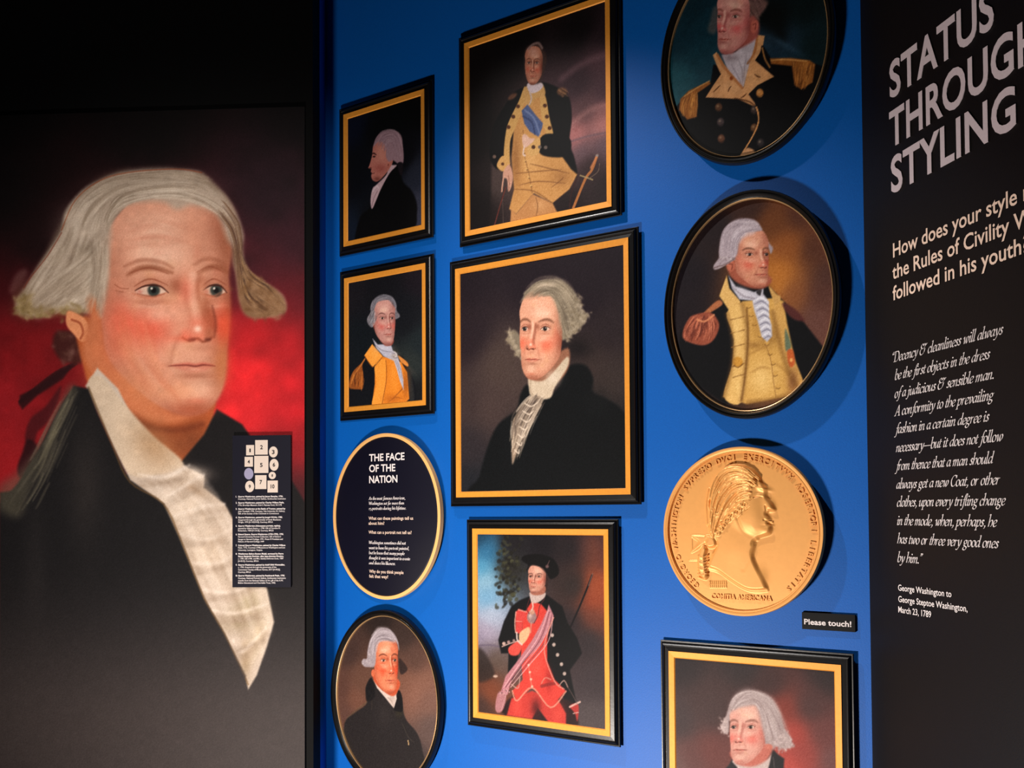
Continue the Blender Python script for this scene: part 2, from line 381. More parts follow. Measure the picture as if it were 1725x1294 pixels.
def pic_mural(P):                    # the wall-high head in the red interior
    P.org(0, 150, 2.3536)
    P.grad([(0, 0, (9, 7, 9)), (600, 60, (14, 9, 11)), (1200, 60, (16, 11, 14)), (0, 420, (16, 9, 11)), (150, 600, (30, 12, 15)), (1100, 420, (42, 25, 33)), (1180, 600, (58, 27, 38)),
            (1000, 760, (72, 28, 38)), (1180, 860, (90, 26, 36)), (60, 840, (62, 14, 20)), (0, 950, (125, 22, 28)), (120, 1020, (140, 24, 30)), (1050, 950, (190, 32, 38)), (1180, 1000, (170, 28, 36)), (1000, 1150, (222, 44, 48)),
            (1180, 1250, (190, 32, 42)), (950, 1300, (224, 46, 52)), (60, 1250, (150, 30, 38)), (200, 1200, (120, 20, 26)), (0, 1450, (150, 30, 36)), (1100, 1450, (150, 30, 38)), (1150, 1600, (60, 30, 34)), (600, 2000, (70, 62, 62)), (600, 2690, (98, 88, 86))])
    P.mottle(.05, .05, 5)
    # ribbon and queue at the neck
    P.line([(300, 1090), (230, 1130), (150, 1190), (80, 1240)], 34, (58, 18, 22), 8, .9, True)
    P.poly([(300, 1080), (250, 1150), (150, 1215), (90, 1270), (75, 1250), (80, 1215), (150, 1180), (230, 1120)], (46, 15, 20), 8, .9, False)
    P.poly([(240, 1180), (180, 1260), (120, 1310), (100, 1390), (135, 1400), (150, 1360), (190, 1320), (230, 1240)], (70, 20, 26), 10, .8)
    P.poly([(110, 1390), (150, 1420), (120, 1500), (80, 1540), (70, 1500), (90, 1440)], (36, 12, 18), 10, .85)
    P.poly([(230, 960), (320, 980), (330, 1080), (250, 1080), (210, 1020)], (70, 30, 28), 14)
    hair_puffs(P, [(260, 1000), (290, 1050)], 40, (96, 60, 52), 12)
    # neck
    P.poly([(340, 900), (800, 1180), (850, 1290), (820, 1400), (760, 1470), (690, 1480), (430, 1300), (330, 1100)], (176, 92, 52), 10)
    P.soft(560, 1330, 160, 60, (128, 58, 32), .7, .5); P.soft(760, 1400, 90, 90, (120, 66, 40), .8)
    P.soft(400, 1130, 60, 110, (214, 126, 78), .7)
    # far lapel / coat behind the neck
    P.poly([(860, 1270), (960, 1330), (1010, 1400), (1100, 1460), (1210, 1640), (1215, 2800), (0, 2800), (0, 1600), (700, 1500), (810, 1370)], (26, 23, 25), 8, 1, False)
    # big wig, near side
    P.poly([(245, 560), (262, 480), (330, 400), (400, 362), (480, 335), (600, 324), (700, 320), (790, 330), (850, 380), (900, 430), (940, 500), (965, 580), (960, 640), (985, 720), (1050, 770), (1120, 820), (1130, 880), (1080, 900),
            (1000, 900), (960, 850), (930, 700), (880, 520), (700, 470), (500, 470), (440, 560), (440, 660), (400, 760), (395, 880), (300, 880), (200, 880), (140, 905), (80, 895), (62, 850), (110, 770), (160, 690), (220, 610)], (186, 168, 152), 14)
    P.poly([(930, 620), (985, 720), (1050, 765), (1120, 820), (1132, 880), (1060, 905), (985, 905), (950, 850), (935, 720)], (140, 106, 78), 14)
    P.poly([(780, 335), (850, 380), (920, 470), (960, 590), (950, 700), (925, 690), (905, 560), (860, 480), (760, 455)], (134, 112, 94), 24, .85)
    P.soft(330, 560, 90, 90, (214, 198, 182), .7); P.soft(300, 770, 110, 70, (206, 190, 168), .8, -.5); P.soft(600, 385, 170, 45, (204, 184, 168), .8)
    P.soft(380, 640, 70, 25, (120, 112, 98), .8); P.soft(230, 880, 120, 22, (140, 112, 62), .7); P.soft(100, 850, 40, 50, (134, 108, 66), .7)
    cl = [(226, 212, 196), (150, 132, 114), (190, 172, 156), (212, 196, 178), (122, 104, 88)]
    wave(P, [[(250, 540), (330, 420), (470, 350), (650, 330), (800, 345), (900, 440)], [(430, 600), (440, 520), (520, 450), (640, 440), (760, 450), (860, 500)]], cl, 200, 12, 9, .3)
    wave(P, [[(260, 540), (200, 660), (130, 760), (80, 850)], [(440, 600), (420, 720), (380, 820), (330, 880)]], cl, 200, 13, 12, .3)
    wave(P, [[(430, 540), (330, 660), (200, 760), (90, 880)], [(430, 700), (400, 800), (330, 860), (200, 890)]], cl, 110, 12, 12, .3)
    hair_puffs(P, [(80, 870), (110, 885), (150, 890), (200, 885), (260, 880), (90, 840), (310, 880)], 34, (150, 128, 88), 12, .55)
    P.strands([[(940, 620), (990, 730), (1060, 775), (1125, 850)], [(950, 740), (970, 820), (1010, 870), (1080, 900)]], 6, [(160, 124, 86), (84, 56, 40), (190, 156, 116), (60, 40, 32)], 110, 6, .5, 3)
    hair_puffs(P, [(985, 760), (1010, 790), (1040, 800), (1070, 820), (1100, 850), (1090, 885), (1040, 890), (1000, 860), (970, 800)], 40, (140, 106, 76), 10, .5)
    P.line([(245, 560), (300, 440), (400, 362), (520, 330), (700, 318), (800, 332)], 5, (150, 72, 40), 5, .6)
    P.line([(245, 570), (190, 660), (120, 750), (95, 790)], 5, (120, 50, 34), 5, .6)
    # ear
    P.poly([(262, 905), (275, 880), (330, 905), (352, 940), (350, 985), (325, 1003), (290, 970), (266, 940)], (222, 150, 108), 6)
    P.line([(285, 915), (318, 930), (330, 965), (320, 990)], 10, (150, 70, 44), 7, .7)
    # face
    P.poly([(395, 830), (350, 930), (330, 1060), (420, 1190), (520, 1280), (640, 1325), (760, 1300), (800, 1200)], (200, 122, 84), 22)
    P.line([(480, 1290), (600, 1345), (720, 1350), (800, 1330)], 26, (112, 52, 30), 26, .6)
    face(P, 672, 868, 276, 428, .98, skin=(224, 164, 138), dark=(128, 58, 36), blush=(226, 78, 56), eye=(62, 68, 64), brow=(150, 88, 62), detail=2, shade=.95)
    sd = (118, 56, 40)
    P.poly([(800, 760), (838, 850), (850, 930), (845, 975), (815, 985), (790, 900), (780, 800)], (164, 84, 54), 26, .45)
    P.line([(842, 860), (856, 930), (850, 985)], 12, sd, 16, .7, True); P.soft(735, 990, 60, 16, (226, 96, 70), .5); P.soft(800, 800, 16, 60, (250, 190, 160), .5)
    P.soft(740, 800, 34, 60, (222, 100, 78), .5); P.soft(620, 560, 110, 60, (240, 196, 172), .5); P.soft(760, 560, 60, 70, (214, 146, 118), .5); P.soft(900, 600, 34, 110, (150, 88, 62), .6)
    P.soft(470, 1000, 60, 90, (226, 112, 82), .5); P.soft(500, 930, 70, 50, (232, 96, 72), .45); P.soft(890, 940, 34, 70, (232, 96, 64), .55); P.soft(880, 1090, 34, 90, (196, 118, 70), .6)
    P.soft(540, 1180, 90, 60, (214, 140, 98), .5, .5); P.soft(700, 1200, 90, 40, (222, 156, 116), .5); P.soft(760, 1270, 90, 26, (180, 90, 60), .5)
    for x, y, w_ in ((590, 725, 96), (835, 720, 66)):
        P.line([(x-w_, y-22), (x-w_*.3, y-46), (x+w_*.5, y-38), (x+w_, y-14)], 20, (150, 88, 64), 16, .45, True); P.line([(x-w_*.8, y+6), (x, y-16), (x+w_*.8, y+8)], 6, (140, 70, 48), 7, .5, True)
        P.line([(x-w_*.7, y+86), (x, y+104), (x+w_*.7, y+84)], 8, (196, 116, 88), 10, .5, True)
    P.line([(455, 775), (480, 790), (510, 792)], 4, (150, 84, 60), 5, .6); P.line([(460, 800), (490, 806)], 4, (150, 84, 60), 5, .5)
    P.strands([[(480, 560), (620, 520), (800, 560)], [(500, 660), (640, 640), (820, 660)]], 22, [(236, 184, 160), (206, 136, 112)], 30, 12, .16, 16)
    P.strands([[(430, 900), (500, 1050), (620, 1230)], [(600, 900), (640, 1080), (760, 1240)]], 24, [(236, 160, 128), (206, 120, 88), (220, 150, 110)], 36, 12, .16, 16)
    # hairline over the forehead
    P.poly([(440, 600), (450, 500), (520, 455), (640, 448), (700, 478), (770, 462), (860, 500), (905, 600), (945, 620), (920, 480), (840, 400), (640, 390), (470, 410), (400, 520), (395, 640), (380, 760), (400, 900), (425, 720)], (190, 172, 156), 22, .9)
    P.strands([[(420, 560), (470, 470), (620, 430), (760, 440), (880, 500)], [(420, 520), (470, 430), (620, 395), (780, 400), (900, 490)]], 7, cl, 110, 5, .4, 3)
    wave(P, [[(425, 600), (420, 700), (400, 800), (398, 880)], [(370, 600), (380, 700), (370, 800), (330, 880)]], cl, 60, 11, 8, .3)
    P.strands([[(860, 490), (915, 570), (940, 680), (945, 800)], [(880, 440), (945, 540), (958, 660), (975, 780)]], 6, [(120, 88, 66), (80, 52, 42), (150, 120, 94)], 60, 4, .5, 3)
    P.soft(770, 850, 60, 260, (240, 190, 160), .15)
    # linen: stock and ruffle
    P.org(0, 650, 2.009)
    P.poly([(290, 0), (330, -60), (400, 10), (450, 110), (560, 220), (640, 280), (692, 305), (690, 345), (760, 400), (800, 470), (870, 600), (905, 690), (928, 800), (905, 880), (870, 980), (840, 1030), (815, 960), (760, 840), (690, 720), (610, 520), (555, 400), (440, 320), (380, 200), (330, 90)], (200, 184, 170), 6, 1, False)
    P.poly([(300, 0), (345, -30), (420, 60), (520, 170), (620, 262), (540, 300), (440, 300), (380, 190)], (208, 188, 166), 8)
    P.soft(520, 200, 60, 90, (166, 128, 92), .6, -.7); P.soft(640, 300, 60, 26, (226, 210, 194), .9); P.soft(620, 420, 70, 60, (214, 196, 176), .8)
    P.soft(700, 560, 60, 90, (206, 186, 164), .8, -.3); P.soft(650, 350, 50, 18, (158, 132, 108), .8, .4); P.soft(840, 740, 50, 60, (164, 148, 118), .8); P.soft(800, 800, 60, 40, (140, 122, 96), .7)
    P.soft(870, 860, 26, 80, (196, 178, 150), .8, .3); P.soft(830, 930, 20, 70, (142, 118, 86), .6)
    for a, b, c in (((470, 300), (560, 310), (640, 270)), ((560, 380), (640, 330), (690, 300)), ((590, 440), (690, 410), (760, 400)), ((610, 500), (700, 520), (790, 480)), ((650, 600), (740, 600), (800, 560)), ((690, 690), (790, 700), (880, 640)), ((720, 760), (800, 770), (900, 740)), ((790, 860), (820, 900), (900, 820))):
        P.line([a, b, c], 14, (234, 222, 212), 16, .5, True); P.line([(q[0]+4, q[1]+20) for q in (a, b, c)], 26, (150, 128, 110), 26, .38, True); P.line([(q[0]-10, q[1]+44) for q in (a, c)], 16, (150, 130, 112), 18, .4, True)
    P.strands([[(450, 320), (600, 480), (700, 690), (830, 960)], [(660, 300), (780, 440), (880, 640), (915, 800)]], 20, [(236, 224, 212), (150, 128, 108), (214, 198, 184)], 90, 16, .2, 18)
    # dark coat
    P.poly([(0, 400), (60, 330), (150, 180), (210, 60), (250, 0), (300, 10), (330, 90), (380, 200), (440, 320), (555, 400), (610, 520), (690, 720), (760, 840), (830, 980), (850, 1110), (1100, 1400), (0, 1400)], (28, 26, 28), 7, 1, False)
    P.line([(300, 5), (380, 200), (440, 325), (552, 398), (612, 520), (690, 715), (760, 840), (840, 1010)], 7, (112, 84, 52), 6, .6)
    P.poly([(0, 340), (60, 290), (140, 190), (200, 60), (235, 0), (258, 20), (220, 110), (160, 250), (110, 330), (70, 440), (0, 420)], (104, 98, 80), 26, .55)
    P.strands([[(240, 10), (170, 140), (110, 260), (20, 380)], [(270, 40), (200, 200), (150, 320), (90, 440)]], 9, [(150, 142, 116), (50, 46, 42), (96, 90, 78)], 60, 10, .35, 8)
    P.soft(290, 330, 60, 200, (58, 52, 50), .55); P.soft(120, 600, 40, 200, (52, 48, 48), .4)
    # low light's sheen painted into the print: darks turn warm grey towards its foot
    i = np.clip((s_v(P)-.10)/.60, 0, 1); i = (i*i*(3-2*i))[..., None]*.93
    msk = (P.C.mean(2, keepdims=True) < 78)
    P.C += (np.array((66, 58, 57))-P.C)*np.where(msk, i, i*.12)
    P.mottle(.015, .02, 8); P.grain(4)

def s_v(P): return P.V

def pic_profile(P):
    P.org(540, 100, 3.596)
    P.grad([(170, 380, (10, 18, 38)), (600, 230, (6, 6, 9)), (400, 400, (7, 8, 12)), (200, 700, (9, 12, 20)), (180, 1050, (22, 32, 48)), (580, 700, (40, 44, 58)), (590, 900, (58, 60, 76)), (590, 1000, (58, 60, 78)), (300, 1000, (14, 16, 22)), (500, 600, (12, 12, 18))])
    P.poly([(470, 640), (500, 740), (548, 790), (578, 850), (585, 930), (550, 1040), (300, 1110), (210, 1120), (240, 960), (300, 900), (340, 800), (400, 700)], (8, 8, 11), 10)
    P.poly([(435, 640), (400, 620), (405, 690), (340, 760), (318, 780), (306, 830), (305, 880), (315, 905), (340, 850), (370, 780), (420, 690), (462, 644)], (186, 160, 168), 5)
    P.line([(318, 800), (340, 770), (352, 780)], 12, (210, 190, 198), 5, .7); P.line([(312, 890), (325, 840), (345, 800)], 6, (120, 96, 104), 5, .6)
    P.poly([(322, 520), (316, 560), (312, 590), (298, 640), (291, 658), (308, 664), (306, 680), (312, 690), (308, 708), (318, 732), (345, 740), (380, 712), (420, 660), (440, 600), (400, 500), (350, 490)], (176, 112, 102), 4)
    P.soft(370, 570, 40, 60, (196, 138, 124), .7); P.soft(365, 660, 36, 26, (150, 80, 74), .7); P.soft(345, 725, 22, 14, (110, 60, 54), .8)
    P.line([(313, 574), (324, 570), (340, 580)], 10, (50, 28, 28), 4, .9, True); P.ell(326, 590, 9, 5, (40, 26, 28), 3); P.line([(314, 692), (328, 690)], 5, (70, 30, 30), 3, .9)
    P.ell(304, 658, 7, 4, (90, 40, 38), 4, .7); P.ell(412, 636, 10, 16, (188, 120, 108), 4); P.soft(412, 640, 5, 8, (110, 56, 50), .8)
    P.poly([(322, 530), (335, 480), (370, 440), (420, 430), (465, 438), (492, 470), (500, 530), (505, 590), (498, 635), (470, 632), (440, 612), (415, 620), (398, 590), (396, 530), (370, 500), (345, 505)], (150, 122, 132), 6)
    P.strands([[(330, 510), (380, 440), (460, 440), (500, 540)], [(390, 560), (400, 510), (440, 500), (480, 620)]], 7, [(176, 150, 160), (122, 96, 106), (150, 124, 136)], 110, 4, .45, 3)
    P.poly([(468, 630), (500, 630), (495, 700), (478, 690)], (30, 24, 30), 5)
    P.grain(5)

def pic_officer_sash(P):
    P.org(760, 0, 3.009)
    P.grad([(100, 300, (20, 15, 17)), (300, 200, (16, 12, 14)), (650, 150, (22, 17, 20)), (780, 180, (44, 32, 38)), (120, 700, (18, 12, 13)), (650, 420, (60, 42, 50)), (760, 300, (88, 62, 70)), (680, 560, (92, 66, 70)), (780, 480, (70, 50, 60)), (780, 560, (150, 104, 104)),
            (640, 690, (190, 124, 122)), (770, 640, (196, 134, 130)), (660, 760, (104, 84, 92)), (780, 720, (96, 80, 90)), (700, 850, (52, 38, 40)), (780, 950, (44, 34, 36)), (120, 1050, (20, 13, 14)), (230, 890, (74, 60, 58)), (600, 1050, (36, 26, 28))])
    P.line([(560, 400), (640, 340), (720, 300), (790, 280)], 30, (128, 96, 104), 40, .55); P.line([(600, 720), (700, 690), (795, 672)], 10, (120, 96, 104), 10, .7); P.line([(600, 640), (700, 560), (795, 530)], 26, (200, 146, 142), 40, .4)
    P.poly([(90, 240), (190, 240), (195, 1120), (90, 1170)], (18, 12, 14), 12, .7)
    # coat
    P.poly([(375, 440), (420, 420), (480, 420), (550, 450), (600, 500), (612, 600), (600, 720), (625, 800), (640, 890), (600, 900), (500, 800), (430, 700), (440, 560), (380, 500), (330, 640), (300, 800), (240, 860), (195, 790), (215, 640), (270, 540), (320, 470)], (12, 10, 13), 6, 1)
    P.ell(563, 465, 26, 20, (120, 84, 60), 8); P.ell(312, 490, 26, 12, (110, 74, 56), 8, .9, -.6)
    P.strands([[(540, 440), (590, 470), (600, 490)], [(545, 470), (560, 490), (570, 500)]], 4, [(170, 130, 96), (60, 40, 30)], 24, 3, .6, 2)
    # waistcoat and breeches
    P.poly([(372, 500), (440, 440), (470, 480), (480, 620), (540, 760), (610, 860), (640, 885), (600, 960), (515, 1030), (420, 980), (330, 1085), (295, 1060), (320, 960), (308, 800), (318, 660), (340, 580)], (196, 146, 90), 5, 1, False)
    P.poly([(305, 1060), (330, 1085), (415, 985), (515, 1030), (540, 1080), (420, 1110), (300, 1140)], (186, 134, 86), 5, 1, False)
    P.soft(400, 800, 60, 80, (216, 170, 112), .7); P.soft(330, 820, 26, 130, (134, 88, 50), .6); P.soft(560, 900, 50, 40, (150, 104, 62), .6); P.soft(450, 1040, 40, 30, (212, 164, 116), .6)
    for a in ([(330, 880), (430, 870), (560, 860)], [(345, 940), (440, 920), (580, 930)], [(400, 830), (480, 850), (600, 880)], [(430, 1000), (440, 1050), (430, 1100)], [(320, 960), (420, 970), (515, 1030)], [(510, 950), (550, 920), (570, 900)]): P.line(a, 6, (112, 72, 42), 5, .6, True)
    P.line([(365, 660), (372, 780), (395, 880), (412, 980)], 4, (120, 80, 48), 4, .7)
    for q in range(7): P.ell(366+q*q*1.1, 690+q*42, 6, 6, (214, 170, 110), 3); P.ell(369+q*q*1.1, 694+q*42, 4, 3, (90, 60, 36), 3, .7)
    # lapels
    P.poly([(372, 440), (384, 470), (360, 560), (330, 640), (300, 720), (296, 840), (268, 800), (280, 660), (310, 580), (345, 510)], (200, 158, 98), 4); P.poly([(452, 490), (478, 486), (500, 600), (520, 690), (495, 700), (462, 610)], (202, 160, 100), 4)
    for x, y in ((340, 540), (316, 592), (292, 645), (476, 536), (486, 592), (500, 650)): P.ell(x, y, 10, 10, (86, 52, 34), 3)
    P.poly([(380, 440), (452, 420), (478, 460), (470, 490), (430, 500), (400, 540), (372, 520)], (198, 156, 100), 5)
    # blue sash
    P.poly([(358, 562), (388, 530), (430, 584), (466, 625), (462, 650), (444, 694), (400, 668), (372, 628)], (82, 96, 136), 4, 1, False); P.line([(375, 560), (420, 600), (450, 680)], 9, (128, 140, 176), 6, .7); P.line([(365, 590), (410, 620), (425, 680)], 9, (52, 62, 98), 7, .7)
    # arms, cuffs, hands
    P.poly([(480, 680), (600, 700), (590, 790), (470, 790), (440, 740)], (13, 11, 14), 5); P.poly([(400, 720), (450, 702), (446, 775), (400, 790), (385, 750)], (206, 164, 106), 4); P.ell(418, 746, 10, 10, (80, 50, 34), 3)
    P.ell(450, 746, 9, 9, (110, 96, 90), 3); P.ell(480, 748, 9, 9, (110, 96, 90), 3)
    P.poly([(362, 690), (376, 680), (400, 700), (425, 704), (405, 730), (372, 750), (362, 720)], (214, 176, 158), 4); P.line([(372, 740), (366, 780), (376, 790)], 8, (216, 190, 176), 4)
    P.poly([(232, 840), (262, 790), (300, 828), (268, 870)], (202, 158, 100), 4); P.ell(220, 795, 9, 9, (110, 90, 80), 3); P.ell(262, 832, 8, 8, (90, 56, 38), 3)
    P.poly([(268, 865), (296, 835), (314, 890), (305, 950), (290, 970), (284, 910), (264, 900)], (196, 150, 130), 4); P.line([(270, 880), (262, 930), (258, 970)], 9, (190, 146, 126), 4); P.line([(290, 890), (296, 930), (292, 966)], 3, (110, 66, 50), 3, .8)
    P.line([(278, 950), (250, 1040), (220, 1145)], 7, (96, 48, 42), 3); P.line([(262, 1010), (264, 1140)], 3, (130, 110, 100), 3, .6)
    # sword hilt
    P.line([(740, 790), (715, 860), (680, 910), (620, 1055)], 14, (172, 112, 66), 4); P.line([(738, 796), (710, 850)], 12, (196, 128, 84), 5, .8); P.line([(655, 890), (700, 905), (718, 912)], 5, (170, 150, 110), 3); P.ell(741, 789, 7, 6, (150, 140, 140), 3); P.line([(752, 830), (745, 870), (700, 905)], 3, (140, 120, 100), 3, .8)
    P.line([(640, 900), (610, 980), (600, 1060)], 8, (60, 34, 34), 6, .8)
    # linen and head
    P.poly([(388, 424), (456, 420), (464, 444), (430, 470), (398, 468)], (206, 190, 196), 4); P.line([(400, 470), (408, 500), (398, 530)], 9, (196, 176, 170), 5, .9)
    P.poly([(376, 380), (372, 300), (378, 250), (405, 226), (440, 218), (462, 240), (485, 290), (476, 350), (462, 400), (440, 425), (400, 420)], (70, 50, 46), 8)
    face(P, 418, 335, 47, 97, -.25, skin=(196, 132, 108), dark=(66, 30, 22), blush=(186, 84, 64), detail=0, shade=.9)
    P.soft(415, 262, 24, 22, (208, 158, 142), .8); P.line([(392, 248), (415, 226), (444, 220), (462, 245)], 12, (150, 124, 120), 7, .8)
    P.grain(6)

def pic_officer_teal(P):
    P.org(1100, 0, 4.3125)
    P.grad([(300, 60, (14, 44, 56)), (380, 180, (18, 54, 68)), (220, 300, (18, 50, 64)), (300, 420, (22, 62, 76)), (200, 550, (34, 84, 96)), (180, 680, (40, 86, 98)), (420, 480, (30, 66, 80)), (900, 100, (8, 18, 20)), (1100, 60, (10, 26, 28)), (1150, 350, (14, 34, 38)), (950, 330, (34, 56, 74)), (1000, 420, (28, 52, 66)), (850, 240, (40, 62, 80)), (300, -300, (14, 40, 52)), (1000, -300, (10, 24, 26))])
    P.poly([(680, 60), (840, 20), (960, 80), (960, 300), (830, 230), (740, 160)], (9, 13, 14), 60, .9); P.soft(960, 330, 130, 24, (56, 84, 106), .6, .5)
    P.poly([(440, 470), (420, 600), (300, 640), (200, 740), (150, 800), (200, 1000), (420, 1250), (1000, 1250), (1200, 900), (1230, 480), (1060, 430), (860, 430), (800, 330), (740, 330), (700, 500)], (11, 11, 15), 6, 1, False)
    # epaulettes
    for poly in ([(850, 425), (1000, 422), (1140, 440), (1180, 470), (1160, 600), (1080, 650), (1030, 620), (1010, 480), (860, 465)], [(200, 720), (260, 660), (410, 590), (420, 610), (320, 680), (320, 850), (250, 870), (190, 800)]): P.poly(poly, (150, 94, 44), 6, 1, False)
    P.strands([[(1020, 450), (1022, 540), (1035, 640)], [(1165, 460), (1140, 560), (1100, 650)]], 8, [(206, 146, 78), (96, 56, 28), (176, 116, 58)], 90, 5, .6, 3)
    P.strands([[(260, 670), (215, 760), (215, 850)], [(320, 670), (318, 770), (310, 860)]], 8, [(206, 146, 78), (96, 56, 28), (176, 116, 58)], 60, 5, .6, 3)
    P.line([(860, 440), (960, 434), (1120, 446)], 8, (214, 160, 96), 5, .8); P.line([(230, 700), (320, 640), (410, 590)], 8, (200, 150, 92), 5, .8)
    # stock
    P.poly([(500, 400), (600, 380), (720, 280), (762, 260), (720, 420), (680, 560), (655, 650), (600, 600), (540, 500)], (196, 186, 196), 6, 1, False)
    P.soft(640, 470, 40, 80, (216, 208, 218), .7); P.soft(560, 420, 60, 22, (150, 132, 140), .7)
    for a in ([(620, 430), (650, 520), (650, 620)], [(680, 400), (665, 500), (660, 600)], [(570, 470), (620, 560), (645, 620)]): P.line(a, 7, (150, 138, 150), 6, .6, True)
    # collar and lapels
    P.poly([(436, 400), (462, 380), (520, 470), (600, 570), (690, 680), (740, 750), (765, 830), (750, 780), (620, 720), (384, 708), (440, 620), (495, 540), (462, 470)], (214, 160, 112), 4, 1, False)
    P.poly([(762, 255), (812, 262), (795, 360), (742, 440), (880, 558), (760, 620), (690, 690), (655, 655), (700, 470)], (218, 164, 114), 4, 1, False)
    P.soft(560, 640, 90, 40, (228, 178, 130), .6); P.soft(720, 560, 50, 60, (230, 178, 128), .6); P.line([(756, 270), (740, 380), (690, 460)], 16, (176, 112, 66), 8, .7); P.line([(470, 400), (520, 490), (590, 570), (650, 640)], 16, (176, 112, 66), 8, .7)
    for a in ([(440, 670), (470, 640), (490, 620)], [(548, 668), (555, 645), (570, 628)], [(640, 712), (660, 700), (680, 682)], [(740, 540), (760, 556), (784, 562)], [(590, 712), (700, 740), (752, 780)]): P.line(a, 9, (84, 48, 24), 4, .8, True)
    P.ell(570, 570, 12, 14, (150, 76, 36), 5)
    for x, y, c in ((777, 677, (196, 136, 76)), (478, 780, (92, 62, 44)), (492, 888, (74, 62, 64)), (497, 1008, (100, 66, 50)), (736, 800, (66, 54, 52)), (736, 930, (100, 68, 44)), (782, 1038, (52, 46, 48))):
        P.ell(x, y, 26, 31, c, 6); P.soft(x-6, y-8, 9, 9, lerp(c, (255, 230, 190), .5), .7); P.line([(x-16, y+20), (x, y+26), (x+20, y+12)], 5, lerp(c, (0, 0, 0), .6), 5, .7)
    P.line([(752, 780), (766, 830), (764, 900), (720, 1000), (640, 1130)], 9, (206, 150, 96), 4)
    P.poly([(650, 1110), (690, 1075), (740, 1100), (700, 1130), (640, 1135)], (196, 150, 110), 6)
    P.poly([(795, 330), (830, 420), (870, 500), (850, 520), (790, 470), (760, 440), (780, 380)], (14, 15, 20), 5); P.line([(795, 350), (815, 430), (850, 490)], 9, (196, 140, 80), 6, .8)
    # head
    P.poly([(440, 60), (415, 150), (400, 220), (440, 250), (470, 200), (470, 60)], (86, 86, 88), 18, .9)
    P.poly([(640, -60), (740, -40), (830, 10), (820, 60), (770, 130), (760, 200), (700, 160), (680, 60)], (118, 88, 84), 16)
    P.strands([[(650, -80), (740, -40), (820, 60)], [(680, 40), (720, 110), (760, 190)]], 9, [(152, 120, 112), (70, 48, 48), (120, 92, 90)], 90, 6, .5, 5)
    P.poly([(700, 130), (765, 160), (770, 240), (740, 290), (640, 350), (560, 380)], (168, 92, 84), 14)
    P.poly([(715, 165), (755, 150), (765, 190), (740, 240), (715, 230)], (196, 110, 96), 7); P.line([(728, 180), (748, 175), (744, 215)], 7, (120, 54, 48), 5, .7)
    face(P, 578, 160, 128, 238, -1.35, skin=(214, 150, 142), dark=(124, 48, 50), blush=(216, 84, 88), eye=(84, 66, 64), brow=(132, 72, 64), lit=-1, shade=.8, detail=2)
    P.mottle(.03, .01, 3); P.grain(5)

